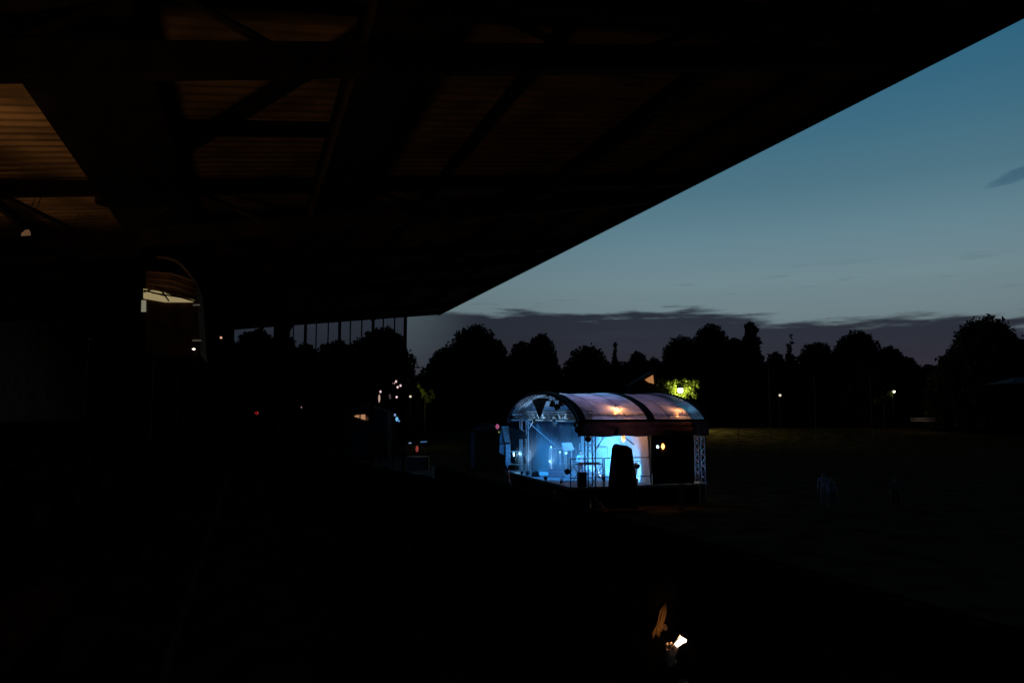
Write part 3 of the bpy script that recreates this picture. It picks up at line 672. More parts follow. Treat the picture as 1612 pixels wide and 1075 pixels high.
# box truss pieces
def truss(a, b, size, nseg, r=.028, r2=.016, name='truss_beam', m=M_ALU, up=None):
    a, b = Vector(a), Vector(b); d = (b - a).normalized(); x = d.cross(Vector(up) if up else Vector((0, 0, 1)))
    if x.length < .1: x = SS.copy()
    x.normalize(); y = d.cross(x).normalized(); h = size / 2; mb = MB()
    cs = [x * h + y * h, x * -h + y * h, x * -h - y * h, x * h - y * h]
    for c in cs: mb.tube([a + c, b + c], r, 8)
    for i in range(nseg):
        p0 = a.lerp(b, i / nseg); p1 = a.lerp(b, (i + 1) / nseg)
        for k in range(4):
            c0, c1 = cs[k], cs[(k + 1) % 4]
            if i % 2: c0, c1 = c1, c0
            mb.tube([p0 + c0, p1 + c1], r2, 5)
    return mb.build(name, m, sg)
TS = 1.25
truss(ST(TS, .25, 0), ST(TS, .25, EVZ + .1), .44, 9, .034, .013, 'truss_tower', mat('shaded aluminium', (.16, .15, .18), .45, .5))
truss(ST(TS, 11.6, 0), ST(TS, 11.6, EVZ + .1), .46, 8, .042, .012, 'truss_tower')
truss(ST(7.9, .05, 0), ST(7.9, .05, 4.4), .40, 14, .032, .015, 'truss_tower')
truss(ST(7.9, 11.6, 0), ST(7.9, 11.6, 4.4), .40, 14, .032, .015, 'truss_tower')
for w in (.25, 11.6): truss(ST(.4, w, EVZ + .1), ST(8.1, w, EVZ + .1), .38, 14)
# header beam over the front opening: two chords with white cloth between
mb = MB()
mb.tube([ST(TS, -.1, 5.12), ST(TS, 12.0, 5.12)], .055, 8); mb.tube([ST(TS, -.1, 4.98), ST(TS, 12.0, 4.98)], .03, 8)
mb.tube([ST(TS, -.1, 4.60), ST(TS, 12.1, 4.60)], .075, 8)
for k in range(24): mb.tube([ST(TS, .3 + .49 * k, 4.98), ST(TS, .3 + .49 * (k + (1 if k % 2 else 0)), 4.62)], .016, 5)
mb.build('header_truss', M_ALU, sg)
mb = MB(); n = 60
for i in range(n + 1):
    w = .2 + 11.7 * i / n; mb.v += [tuple(ST(TS + .12 + .04 * math.sin(i * 1.3), w, 4.55)), tuple(ST(TS + .14, w, 4.95 + .02 * math.sin(i * 2.2)))]
for i in range(n): mb.f.append((2 * i, 2 * i + 2, 2 * i + 3, 2 * i + 1))
mb.build('header_cloth', mat('white header cloth', (.72, .74, .78), .8, 0, .35, 7), sg, True)
for a, b in ((ST(TS, 11.2, 3.5), ST(TS, 9.6, 4.55)), (ST(TS, 11.0, 4.5), ST(3.6, 11.2, 2.6)), (ST(TS + .3, .25, 3.0), ST(TS + 1.4, .25, 4.6)), (ST(TS + .9, .2, 4.5), ST(TS + 2.6, .2, 3.3))):
    MB().tube([a, b], .03, 6).build('diagonal_brace', M_ALU, sg)
for a, b in ((ST(TS + .1, .1, .6), ST(TS + .45, -.5, 0)), (ST(TS - .1, .1, .6), ST(TS - .3, -.5, 0))): MB().tube([a, b], .03, 6).build('outrigger', M_ALU, sg)

# cloths hanging in the stage
def drape(name, p0, p1, z0, z1, m, label, cat, amp=.05, folds=26, thick=.02, bulge=0):
    mb = MB(); n = folds * 4; d = (p1 - p0).normalized(); nr = Vector((-d.y, d.x, 0))
    for side in (0, 1):
        for i in range(n + 1):
            f = i / n; q = p0.lerp(p1, f) + nr * (amp * math.sin(f * folds * 6.283) + side * thick)
            mb.v += [(q.x, q.y, z0), (q.x, q.y, z1)]
    k = (n + 1) * 2
    for i in range(n):
        mb.f.append((2 * i, 2 * i + 2, 2 * i + 3, 2 * i + 1)); mb.f.append((k + 2 * i, k + 2 * i + 1, k + 2 * i + 3, k + 2 * i + 2))
        mb.f.append((2 * i + 1, 2 * i + 3, k + 2 * i + 3, k + 2 * i + 1)); mb.f.append((2 * i, k + 2 * i, k + 2 * i + 2, 2 * i + 2))
    o = mb.build(name, m, None, True); tag(o, label, cat); return o
M_DRAPE = mat('charcoal drape', (.045, .055, .08), .9, 0, .2, 3)
drape('side_curtain', ST(4.85, -.02, 0), ST(7.45, -.02, 0), DZ + .01, 4.3, M_BLACK, 'black curtain closing the right half of the stage side below the valance', 'curtain')
drape('far_curtain', ST(1.7, 12.02, 0), ST(4.9, 12.02, 0), DZ + .01, 4.4, M_DRAPE, 'dark curtain washed blue on the far left side of the stage', 'curtain')
drape('rear_curtain', ST(5.0, 9.9, 0), ST(5.0, 12.0, 0), DZ + .01, 4.5, M_DRAPE, 'narrow dark drape between the white screen and the far left curtain', 'curtain', .04, 9)
drape('wing_curtain', ST(.45, 12.05, 0), ST(1.6, 12.05, 0), 1.6, 4.35, M_BLACK, 'black wing curtain hanging behind the left truss tower', 'curtain', .04, 7)
# backdrop screen
M_SCR = bpy.data.materials.new('white backdrop'); M_SCR.use_nodes = True; t = M_SCR.node_tree; b = t.nodes['Principled BSDF']
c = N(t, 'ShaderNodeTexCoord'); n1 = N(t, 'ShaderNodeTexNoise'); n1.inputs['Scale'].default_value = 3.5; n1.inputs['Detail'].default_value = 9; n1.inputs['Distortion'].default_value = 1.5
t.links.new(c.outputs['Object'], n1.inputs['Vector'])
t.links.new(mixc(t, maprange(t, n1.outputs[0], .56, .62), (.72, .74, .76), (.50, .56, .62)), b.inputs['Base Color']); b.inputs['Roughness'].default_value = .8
sc_ = empty('backdrop_screen', ST(4.8, 5, DZ), 'big white backdrop screen washed cyan across the middle of the stage', 'screen')
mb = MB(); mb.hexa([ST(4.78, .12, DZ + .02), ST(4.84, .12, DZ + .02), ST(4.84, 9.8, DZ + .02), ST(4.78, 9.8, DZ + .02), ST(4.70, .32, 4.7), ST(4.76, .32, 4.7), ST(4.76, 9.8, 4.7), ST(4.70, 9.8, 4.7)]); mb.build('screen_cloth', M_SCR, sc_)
mb = MB()
for w in (.3, 3.4, 6.6, 9.8): mb.tube([ST(4.92, w, DZ + .05), ST(4.92, w, 4.75)], .03, 6)
mb.tube([ST(4.92, .3, 4.72), ST(4.92, 9.8, 4.72)], .03, 6); mb.build('screen_frame', M_ALU, sc_)
# black pennant hanging in the front arch
a = ST(.75, 5.7, 0); pn = empty('pennant', ST(.75, 5.7, 4.8), 'black pointed pennant hanging in the front arch of the stage', 'pennant')
mb = MB(); mb.prism([ST(.75, 8.6, 5.95), ST(.75, 5.6, 5.95), ST(.75, 6.3, 5.35), ST(.75, 7.0, 4.66), ST(.75, 7.8, 5.35)], SS * .05); mb.build('cloth', M_BLACK, pn)
MB().tube([ST(.77, 3.5, 5.77), ST(.77, 8.2, 5.77)], .03, 6).build('pole', M_STEEL, pn)

# railings
def railing(p0, p1, z0, h, nb, m, label, grp='tube railings on the stage', mids=1, r=.028, posts=None):
    o = empty('railing', (p0 + p1) / 2 + Vector((0, 0, z0)), label, 'railing', grp)
    def at(f, z): q = p0.lerp(p1, f); return Vector((q.x, q.y, z0 + z))
    MB().tube([at(0, h), at(1, h)], r, 7).build('top_rail', m, o)
    for k in range(mids): MB().tube([at(0, h * (.32 + .3 * k)), at(1, h * (.32 + .3 * k))], r * .8, 6).build('mid_rail', m, o)
    for k in range(nb + 1): MB().tube([at(k / nb, 0), at(k / nb, h)], r, 7).build('post', m, o)
M_RAILD = mat('dark rail paint', (.05, .05, .06), .5)
railing(ST(.02, .04, 0), ST(1.9, .04, 0), DZ, 1.5, 1, M_RAILD, 'dark railing at the near corner of the stage behind the black monitor box')
railing(ST(1.98, .04, 0), ST(4.8, .04, 0), DZ, 1.5, 1, M_RAILD, 'dark railing on the near stage side passing behind the black speaker cover')
railing(ST(.12, 11.75, 0), ST(1.05, 11.75, 0), DZ, 1.30, 1, M_ALU, 'short pale railing beside the left truss tower', mids=1)
railing(ST(1.1, 11.75, 0), ST(1.75, 11.75, 0), DZ, 1.30, 1, M_ALU, 'very short pale railing right behind the left truss tower', mids=1)
railing(ST(2.9, 11.0, 0), ST(4.6, 10.4, 0), DZ, 1.5, 1, M_ALU, 'bright blue lit railing at the back left of the stage')
railing(ST(4.55, 9.6, 0), ST(4.55, 5.2, 0), DZ, 1.85, 2, M_ALU, 'high thin railing in front of the white screen behind the performer')

# lamps of the stage: each a fixture with a real light
def par(p, tgt, energy, col, label, lens=0.0, size=.16, angle=70, name='stage_light', body=True, cat='stage light', grp='stage lights hung and set on the stage', blend=.5, rad=.08):
    p = Vector(p); d = (Vector(tgt) - p).normalized(); o = empty(name, p, label, cat, grp)
    if body:
        MB().tube([p - d * size * 2.0, p - d * size * 1.5, p - d * .02], size * .55, 12, size).build('housing', M_BLACKP, o)
        x = d.cross(Vector((0, 0, 1))).normalized(); c = p - d * size
        MB().tube([c + x * size * 1.15, c + x * size * 1.15 + Vector((0, 0, size * 1.5)), c - x * size * 1.15 + Vector((0, 0, size * 1.5)), c - x * size * 1.15], .015, 5).build('yoke', M_STEEL, o)
    if lens: MB().tube([p, p + d * .03], size * .95, 12).build('lens', glow('lens ' + label[:18], col, lens), o)
    if energy: lamp('beam', 'SPOT', p + d * .06, energy, col, o, rad, spot_size=R(angle), spot_blend=blend, target=tgt)
    return o
BL = (.03, .36, 1.0); CY_ = (.10, .48, 1.0); LV = (.48, .46, 1.0)
par(ST(1.3, 2.4, 4.35), ST(3.4, 8.5, 1.1), 2000, BL, 'black stage light hanging inside the near corner of the header', 0, .17, 95)
par(ST(1.3, 5.4, 4.35), ST(4.8, 4.6, 2.0), 1000, CY_, 'black stage light hanging in the middle of the header', 0, .17, 90)
par(ST(1.3, 9.2, 4.35), ST(2.8, 8.6, 1.1), 2300, BL, 'black stage light hanging near the left end of the header', 0, .17, 70)
par(ST(3.9, 1.2, 1.28), ST(4.8, 2.6, 2.1), 360, CY_, 'floor light on the near right washing the screen cyan', 0, .12, 125, rad=.15)
par(ST(3.9, 4.8, 1.28), ST(4.8, 5.0, 2.1), 420, CY_, 'floor light in the middle washing the screen cyan', 0, .12, 130, rad=.15)
par(ST(3.9, 8.3, 1.28), ST(4.8, 8.3, 2.2), 240, CY_, 'floor light on the far left washing the screen cyan', 0, .12, 130, rad=.15)
par(P(811, 715, 51.6), P(900, 725, 47), 140, (.25, .65, 1.0), 'bright white lamp beside the left truss tower', 14, .19, 110)
par(P(1035.5, 703, 40.9), P(1000, 716, 40), 8, (.45, .8, 1.0), 'small cold white lamp on the black side curtain', 6, .085, 100)
par(P(893, 742, 40.2), P(875, 742, 43), 0, BL, 'round dark lamp on the near corner post of the stage', 0, .17)
par(P(1001, 733, 41.5), P(985, 730, 43), 0, BL, 'round dark lamp beside the black speaker cover', 0, .17)
par(ST(.35, -.25, 4.1), ST(-1, -1.5, 3.0), 0, BL, 'dark moving light on the outer corner of the stage roof', 0, .22)
par(ST(.9, -.3, 3.62), ST(.3, -1.2, 3.0), 0, BL, 'dark moving light just under the valance by the corner', 0, .17)
par(P(970, 683.5, 40.2), P(970, 700, 40.0), 0, BL, 'small dark lamp under the valance right of the near tower', 0, .14)
# a cluster of moving heads high inside the arch
for (x, y, D, dx, lab) in ((869, 641, 44, -2, 'left moving head of the dark pair inside the front arch'), (879, 645, 43.6, 6, 'right moving head of the dark pair inside the front arch'), (884, 640, 43.4, 2, 'upper moving head hanging above the dark pair'), (862, 632, 46, 3, 'moving head behind the pennant in the arch')):
    p = P(x, y, D); par(p, P(x + dx, y + 12, D), 0, BL, lab, 0, .19)
# blue wash hitting header, towers and the roof inside
par(ST(3.2, 3.0, 1.3), ST(1.2, 6.5, 4.9), 420, (.34, .58, 1), 'floor light aimed up at the header truss from inside', 0, .12, 120, rad=.15)
par(ST(.3, 8.0, 1.25), ST(1.25, 11.4, 4.0), 110, (.15, .45, 1), 'small floor light aimed at the left truss tower', 0, .12, 90)
par(ST(6.6, 6.0, 1.3), ST(5.6, 2.6, 5.5), 260, LV, 'backstage light aimed up at the roof membrane', 0, .14, 160, rad=.2)
par(ST(2.6, 3.6, 4.2), ST(2.4, 2.0, 5.6), 110, (.55, .45, .95), 'light on the grid aimed at the roof membrane', 0, .14, 135, rad=.2)
par(ST(7.2, 1.0, 1.3), ST(8.0, .2, 3.5), 55, (.08, .5, 1), 'backstage light washing the right rear tower blue', 0, .12, 100)
par(ST(.15, 4.2, 1.3), ST(1.25, 5.2, 4.80), 1300, (.36, .66, 1), 'small floor light on the front edge aimed up at the header', 0, .10, 52, rad=.10)  # unseen spot added to brighten the header from the front
par(ST(.15, 8.6, 1.3), ST(1.25, 9.0, 4.80), 1500, (.34, .66, 1), 'small floor light at the left end of the front edge aimed up at the header', 0, .10, 56, rad=.10)  # second added spot, for the left half of the header
par(ST(.25, 1.8, 1.3), ST(1.25, .25, 2.8), 14, (.45, .6, 1), 'small floor light aimed at the near truss tower', 0, .10, 70)  # unseen spot added to brighten the near tower uprights
par(ST(8.7, -.7, .3), ST(7.9, .05, 3.0), 7, (.05, .36, 1), 'ground light washing the far right truss tower blue', 0, .10, 60)  # unseen spot added to turn the right tower blue
wz = [w for w in wpts(40)]
tag(MB().prism([ST(7.2, w, arch(w) - .10) for w in wz] + [ST(7.2, wz[-1], 4.2), ST(7.2, wz[0], 4.2)], SS * .03).build('light_partition', M_BLACK), 'added dark cloth keeping the orange glow off the right end under the stage roof', 'curtain')  # unseen cloth added to stop the orange glow short of the roof end
lamp('end_wash', 'POINT', ST(7.75, .9, 4.75), 10, (.1, .55, .8), None, .1)  # added teal point light without a fixture, tinting the roof end
# blue washed scrim towers
def orange(px, py, D, label, e=10, r=.15, st=7):
    p = P(px, py, D); o = empty('filament_lamp', p, label, 'lamp', 'big orange filament lamps hanging around the stage')
    MB().lathe([(.02, -r * 1.5), (r * .7, -r * .8), (r, 0), (r * .8, r * .7), (r * .3, r * 1.5)], 12, p).build('bulb', glow('orange filament bulb', (1, .36, .10), 4.2), o, True)
    MB().lathe([(r * .35, r * 1.5), (r * .4, r * 1.9), (.015, r * 2.1)], 10, p).build('socket', M_BLACKP, o)
    MB().tube([p + Vector((0, 0, r * 2.1)), p + Vector((0, 0, r * 2.1 + .12))], .005, 5).build('cord', M_BLACKP, o)
    if e: lamp('glow_light', 'POINT', p + Vector((0, -r * 1.2, -.12)), e, (1, .42, .14), o, r * .9)
orange(969, 647.5, 41.6, 'orange lamp glowing through the middle of the stage roof', 75, .14)
orange(981.5, 690, 42.6, 'orange lamp in front of the white screen under the valance', 8, .125)
orange(1043.5, 702.5, 41.4, 'orange lamp in front of the black side curtain', 3, .105)
orange(1066, 652, 42.6, 'orange lamp at the right end inside the stage roof', 46, .11)

# speaker towers under cloth
o = empty('speaker_cover', P(980, 800, 38.3), 'tall tapering speaker stack under black cloth at the near side of the stage', 'speaker stack', 'tapering cloth covered speaker stacks beside the stage'); o.location.z = 0
DD = 38.3
MB().prism([P(956.5, 801, DD), P(1004, 801, DD), P(1002, 770, DD), P(992.5, 708, DD), P(985, 703, DD), P(966, 699.5, DD), P(963, 706, DD), P(958, 757, DD)], (.25, 1.1, 0)).build('cover', M_BLACK, o)
MB().tube([P(966.5, 699.3, DD - .02), P(985, 702.8, DD - .02), P(992.8, 707.8, DD - .02)], .03, 6).build('hem', M_BLACKP, o)
o = empty('speaker_cover', P(797, 790, 51.5), 'narrow leaning speaker stack cover lit blue at the left edge of the stage', 'speaker stack', 'tapering cloth covered speaker stacks beside the stage'); o.location.z = 0
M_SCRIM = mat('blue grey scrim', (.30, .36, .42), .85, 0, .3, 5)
DD = 51.5
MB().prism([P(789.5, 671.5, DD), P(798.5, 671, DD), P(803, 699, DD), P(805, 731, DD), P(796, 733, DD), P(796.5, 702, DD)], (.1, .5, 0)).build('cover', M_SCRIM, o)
MB().prism([P(787.5, 678, DD + .3), P(790.5, 676, DD + .3), P(794, 702, DD + .3), P(793, 716, DD + .3), P(786, 712, DD + .3)], (.1, .4, 0)).build('side_flap', mat('dark blue flap', (.12, .15, .2), .85), o)
MB().tube([P(786, 698, DD - .1), P(803, 698, DD - .1)], .04, 6).build('strap', M_BLACK, o)
lamp('scrim_light', 'SPOT', P(808, 722, 49.2), 60, (.08, .42, 1), o, .1, spot_size=R(60), spot_blend=.6, target=P(796, 697, 51.5))
o = empty('speaker_cluster', P(820, 680, 50.3), 'black speaker box hung in front of the left truss tower', 'speaker')
MB().prism([P(801, 672, 50.4), P(817, 676, 50.4), P(826, 682, 50.4), P(827, 691, 50.4), P(813, 691, 50.4), P(806, 697, 50.4)], (.1, .45, 0)).build('cabinet', M_BLACK, o)
MB().prism([P(803, 674, 50.38), P(816, 677.5, 50.38), P(824, 683, 50.38), P(825, 689.5, 50.38), P(812, 689.5, 50.38), P(806.5, 694, 50.38)], (0, -.02, 0)).build('grille', M_BLACK, o)

# gear on the deck
def gear(name, px, py, D, w, d, h, m, label, cat, rzv=0, detail='speaker'):
    p = P(px, py, D); p.z = DZ; o = empty(name, p, label, cat, rz=rzv)
    M = Matrix.Translation(p) @ Matrix.Rotation(rzv, 4, 'Z')
    mb = MB(); mb.bx(-w / 2, w / 2, -d / 2, d / 2, .02, h); mb.build('cabinet', m, o, world=False)
    if detail == 'speaker':
        mb = MB(); mb.bx(-w / 2 + .03, w / 2 - .03, -d / 2 - .015, -d / 2 - .002, .05, h - .04); mb.build('grille', M_BLACK, o, world=False)
        mb = MB(); mb.bx(-.1, .1, -d / 2 - .03, -d / 2 - .018, h * .45, h * .5); mb.build('handle', M_STEEL, o, world=False)
    else:
        mb = MB(); mb.bx(-w / 2 - .01, w / 2 + .01, -d / 2 - .01, d / 2 + .01, h * .62, h * .66); mb.build('lid_trim', M_ALU, o, world=False)
    return o
gear('monitor_speaker', 916, 762, 40.15, .42, .40, .78, M_BLACKP, 'black upright speaker box at the near corner of the deck', 'speaker', R(12))
gear('flight_case', 877, 742, 46.2, .95, .7, .55, mat('blue grey case', (.10, .12, .16), .5), 'blue washed flight case standing in the middle of the deck', 'flight case', R(-14), 'case')
o = empty('wedge_monitor', P(845, 744, 46.3), 'low black wedge monitor on the front edge of the deck', 'monitor'); o.location.z = DZ
b0 = P(845, 744, 46.2); b0.z = DZ
MB().prism([b0 + Vector((-.2, 0, .01)), b0 + Vector((.2, 0, .01)), b0 + Vector((.12, 0, .34)), b0 + Vector((-.1, 0, .28))], (-.15, .55, 0)).build('cabinet', M_BLACKP, o)
MB().prism([b0 + Vector((-.17, -.015, .03)), b0 + Vector((.17, -.015, .03)), b0 + Vector((.10, -.015, .31)), b0 + Vector((-.08, -.015, .25))], (0, -.01, 0)).build('grille', M_BLACK, o)
# keyboard table on folding legs
kx = ST(2.35, 3.0, DZ); kt = empty('instrument_table', kx, 'dark keyboard table on crossed legs behind the near railing', 'table')
MB().box(kx + Vector((0, 0, .98)), SS * .75, SW * .26, (0, 0, .03)).build('table_top', M_BLACKP, kt)
for s_ in (-1, 1):
    for e in (-1, 1):
        MB().tube([kx + SS * (.65 * e - .3 * s_) + SW * .1, kx + SS * (.65 * e + .3 * s_) + SW * .1 + Vector((0, 0, .95))], .022, 6).build('leg', M_STEEL, kt)
kb = empty('keyboard', kx + Vector((0, 0, 1.01)), 'slim keyboard lying on the dark table', 'keyboard')
MB().box(kx + Vector((0, 0, 1.05)), SS * .6, SW * .17, (0, 0, .035)).build('case', M_BLACKP, kb)
MB().box(kx + Vector((0, 0, 1.088)) - SW * .05, SS * .56, SW * .08, (0, 0, .004)).build('keys', mat('key white', (.6, .6, .6), .4), kb)
# tilted pale panels behind the performer and lit equipment
o = empty('flat_panel', P(893, 702, 46.8), 'tilted pale grey panel standing left of the performer', 'panel')
MB().prism([P(884, 697, 46.8), P(899, 696.5, 46.8), P(903, 708, 46.8), P(887, 710, 46.8)], (.05, .08, 0)).build('board', mat('pale panel', (.42, .42, .5), .8), o)
for x in (888, 900): MB().tube([P(x, 709, 46.85), P(x, 733, 46.85)], .02, 6).build('leg', M_ALU, o)
for (x, y, r, lab) in ((891, 713, .08, 'bright cyan lamp nearest the performer at waist height'), (881.5, 711.5, .05, 'small cyan lamp left of the bright cyan one'), (867.5, 703.5, .05, 'tiny cyan lamp on the back left railing'), (865.5, 726, .07, 'square cyan lamp standing on the deck by the back left railing')):
    p = P(x, y, 47.0); o = empty('effect_lamp', p, lab, 'lamp', 'small cyan lamps behind the performer')
    MB().lathe([(r * .5, -r), (r, -r * .3), (r, r * .4), (r * .5, r)], 10, p).build('lens', glow('cyan lens', (.4, .95, 1), 1.7), o)
    MB().tube([Vector((p.x, p.y + .03, DZ)), Vector((p.x, p.y + .03, p.z - r))], .018, 5).build('stand', M_ALU, o)
# little tables of plants or cables before the screen
for (w_, z_, sc, lab) in ((1.1, 2.4, 1.0, 'pale wire tangle clipped on the near edge of the white screen'), (4.3, 1.7, 1.1, 'pale potted twig standing before the white screen behind the tower')):
    p = ST(4.4, w_, DZ); o = empty('twig_pot', p, lab, 'plant')
    MB().lathe([(.10, 0), (.15, .25), (.14, .27)], 10, p).build('pot', mat('pot clay', (.4, .4, .42), .7), o)
    mb = MB()
    for k in range(26):
        t = random.random() * 6.28; r = random.uniform(.1, .4) * sc; h = random.uniform(.6, z_ - .6) * .9
        mb.tube([p + Vector((0, 0, .25)), p + Vector((math.cos(t) * r * .4, math.sin(t) * r * .4, h * .7)), p + Vector((math.cos(t) * r, math.sin(t) * r, h))], .012, 4, .006)
    mb.build('twigs', mat('pale twigs', (.5, .55, .6), .7), o)

# smoke drifting in the stage
mb = MB(); mb.hexa([ST(.5, .2, DZ + .02), ST(4.66, .2, DZ + .02), ST(4.66, 11.9, DZ + .02), ST(.5, 11.9, DZ + .02), ST(.5, .2, 4.3), ST(4.66, .2, 4.3), ST(4.66, 11.9, 4.3), ST(.5, 11.9, 4.3)])
M_SMK = bpy.data.materials.new('stage smoke'); M_SMK.use_nodes = True; t = M_SMK.node_tree; t.nodes.clear()
pv = N(t, 'ShaderNodeVolumePrincipled'); pv.inputs['Color'].default_value = (.9, .93, 1, 1); pv.inputs['Anisotropy'].default_value = .3
g_ = N(t, 'ShaderNodeNewGeometry'); sx_ = N(t, 'ShaderNodeSeparateXYZ'); t.links.new(g_.outputs['Position'], sx_.inputs[0])
t.links.new(maprange(t, sx_.outputs[2], 1.1, 3.9, .13, .004), pv.inputs['Density'])
t.links.new(pv.outputs[0], N(t, 'ShaderNodeOutputMaterial').inputs['Volume'])
tag(mb.build('stage_smoke', M_SMK), 'thin blue lit smoke hanging over the deck of the stage', 'smoke', None, 'stuff')

# ================================================================== PEOPLE
SKIN = mat('skin', (.42, .26, .19), .55, 0, .1, 20)
def person(loc, yaw, joints, label, shirt, trouser, hair, grp=None, hairlen=.0, scale=1.0, sleeves='long'):
    J = dict(pelvis=(0, 0, .94), waist=(0, 0, 1.08), chest=(0, 0, 1.30), neck=(0, 0, 1.47), chin=(0, .015, 1.55), head=(0, .02, 1.635), crown=(0, .005, 1.715))
    for sd, s in (('l', -1), ('r', 1)):
        J.update({'sh' + sd: (s * .175, 0, 1.41), 'el' + sd: (s * .25, -.02, 1.13), 'wr' + sd: (s * .27, .05, .88), 'pa' + sd: (s * .272, .08, .81),
                  'hi' + sd: (s * .095, 0, .88), 'kn' + sd: (s * .11, .03, .49), 'an' + sd: (s * .11, 0, .09), 'to' + sd: (s * .13, .17, .035)})
    J.update(joints)
    names = list(J); verts = [Vector(J[n]) for n in names]; ix = {n: i for i, n in enumerate(names)}
    Rd = dict(pelvis=.145, waist=.125, chest=.15, neck=.058, chin=.065, head=.112, crown=.075)
    for sd in 'lr': Rd.update({'sh' + sd: .068, 'el' + sd: .045, 'wr' + sd: .029, 'pa' + sd: .034, 'hi' + sd: .092, 'kn' + sd: .060, 'an' + sd: .042, 'to' + sd: .036})
    rad = [Rd[n] for n in names]
    E = [('pelvis', 'waist'), ('waist', 'chest'), ('chest', 'neck'), ('neck', 'chin'), ('chin', 'head'), ('head', 'crown')]
    for sd in 'lr': E += [('chest', 'sh' + sd), ('sh' + sd, 'el' + sd), ('el' + sd, 'wr' + sd), ('wr' + sd, 'pa' + sd), ('pelvis', 'hi' + sd), ('hi' + sd, 'kn' + sd), ('kn' + sd, 'an' + sd), ('an' + sd, 'to' + sd)]
    edges = [(ix[a], ix[b]) for a, b in E]
    # fingers and thumb
    for sd, s in (('l', -1), ('r', 1)):
        wr, pa = Vector(J['wr' + sd]), Vector(J['pa' + sd]); d = (pa - wr).normalized(); sidev = d.cross(Vector((0, 1, 0)) if abs(d.y) < .8 else Vector((0, 0, 1))).normalized(); cur = sidev.cross(d).normalized()
        for k, (off, ln) in enumerate(((-.026, .060), (-.009, .072), (.009, .068), (.026, .052))):
            a = pa + d * .02 + sidev * off; b = a + d * ln * .55 + cur * .008; c = b + d * ln * .35 + cur * .026
            i0 = len(verts); verts += [a, b, c]; rad += [.010, .009, .007]; edges += [(ix['pa' + sd], i0), (i0, i0 + 1), (i0 + 1, i0 + 2)]
        a = wr.lerp(pa, .5) - sidev * .036 + cur * .01; b = a + d * .035 - sidev * .012 + cur * .01; i0 = len(verts); verts += [a, b]; rad += [.011, .009]; edges += [(ix['pa' + sd], i0), (i0, i0 + 1)]
    # nose and ears
    h = Vector(J['head']); c = Vector(J['chin']); upv = (Vector(J['crown']) - c).normalized(); fw = Vector((0, 1, 0)) if 'face' not in J else Vector(J['face'])
    me = bpy.data.meshes.new('person'); me.from_pydata([tuple(v) for v in verts], edges, []); me.update()
    ob = bpy.data.objects.new('person', me); COL.objects.link(ob)
    sk = ob.modifiers.new('skin', 'SKIN'); sk.use_smooth_shade = True
    for i, r in enumerate(rad): me.skin_vertices[0].data[i].radius = (r, r * (.72 if names[i] in ('chest', 'waist', 'pelvis') else 1) if i < len(names) else r)
    me.skin_vertices[0].data[ix['pelvis']].use_root = True
    ss = ob.modifiers.new('sub', 'SUBSURF'); ss.levels = 1; ss.render_levels = 1
    dg = bpy.context.evaluated_depsgraph_get(); m2 = bpy.data.meshes.new_from_object(ob.evaluated_get(dg)); ob.modifiers.clear(); ob.data = m2; bpy.data.meshes.remove(me)
    m2.materials.clear()
    for m_ in (SKIN, shirt, trouser, M_BLACKP): m2.materials.append(m_)
    seg = [(names.index(a), names.index(b), a, b) for a, b in E]
    for p in m2.polygons:
        ce = p.center; best = 9; bn = None
        for ia, ib, a, b in seg:
            va_, vb_ = verts[ia], verts[ib]; t_ = max(0, min(1, (ce - va_).dot(vb_ - va_) / max(1e-6, (vb_ - va_).length_squared))); dd_ = (ce - va_.lerp(vb_, t_)).length
            if dd_ < best: best = dd_; bn = (a, b)
        a, b = bn; k = 1
        if a in ('neck', 'chin', 'head') or a[:2] == 'wr' : k = 0
        if sleeves == 'short' and a[:2] == 'el': k = 0
        if a[:2] in ('hi', 'kn') or b[:2] == 'hi': k = 2
        if a[:2] == 'an': k = 3
        p.material_index = k; p.use_smooth = True
    # face features are pushed out of the same surface
    for v in m2.vertices:
        q = v.co - h
        if q.length < .13 and q.y > .05 and abs(q.x) < .025 and -.03 < q.z < .02: v.co.y += .022
        if q.length < .13 and q.y > .04 and .02 < abs(q.x) < .05 and 0 < q.z < .03: v.co.y -= .008
    if hair is not None:
        mb = MB(); n = 14
        rings = []
        hh = h + Vector((0, -.012, .03))
        for i in range(8):
            f = i / 7; ph = f * 1.75
            for j in range(n):
                t_ = 2 * math.pi * j / n; r_ = .100 * math.sin(max(.05, ph)); zz = .100 * math.cos(ph)
                back = math.sin(t_) < .25
                if not back and ph > 1.0: zz = .100 * math.cos(1.0); r_ = .100 * math.sin(1.0) 
                if back and hairlen and i == 7: zz -= hairlen; r_ *= .8
                mb.v.append(tuple(hh + Vector((math.cos(t_) * r_, math.sin(t_) * r_ * 1.08, zz))))
        for i in range(7):
            for j in range(n): mb.f.append((i * n + j, i * n + (j + 1) % n, (i + 1) * n + (j + 1) % n, (i + 1) * n + j))
        mb.build('hair', hair, ob, True, world=False)
    ob.location = loc; ob.rotation_euler.z = yaw; ob.scale = (scale,) * 3
    tag(ob, label, 'person', grp); return ob
H_DK = mat('dark hair', (.007, .006, .005), .95, 0, 0, 1, 0, .05); H_BL = mat('blond hair', (.50, .30, .14), .5)
C_NAVY = mat('navy jacket', (.03, .04, .07), .85); C_WHITE = mat('light shirt', (.45, .48, .55), .85); C_BLK = mat('black clothes', (.006, .006, .006), 1, 0, 0, 1, 0, 0); C_GREY = mat('grey hoodie', (.10, .10, .11), .9); C_JEAN = mat('blue jeans', (.05, .07, .12), .85)
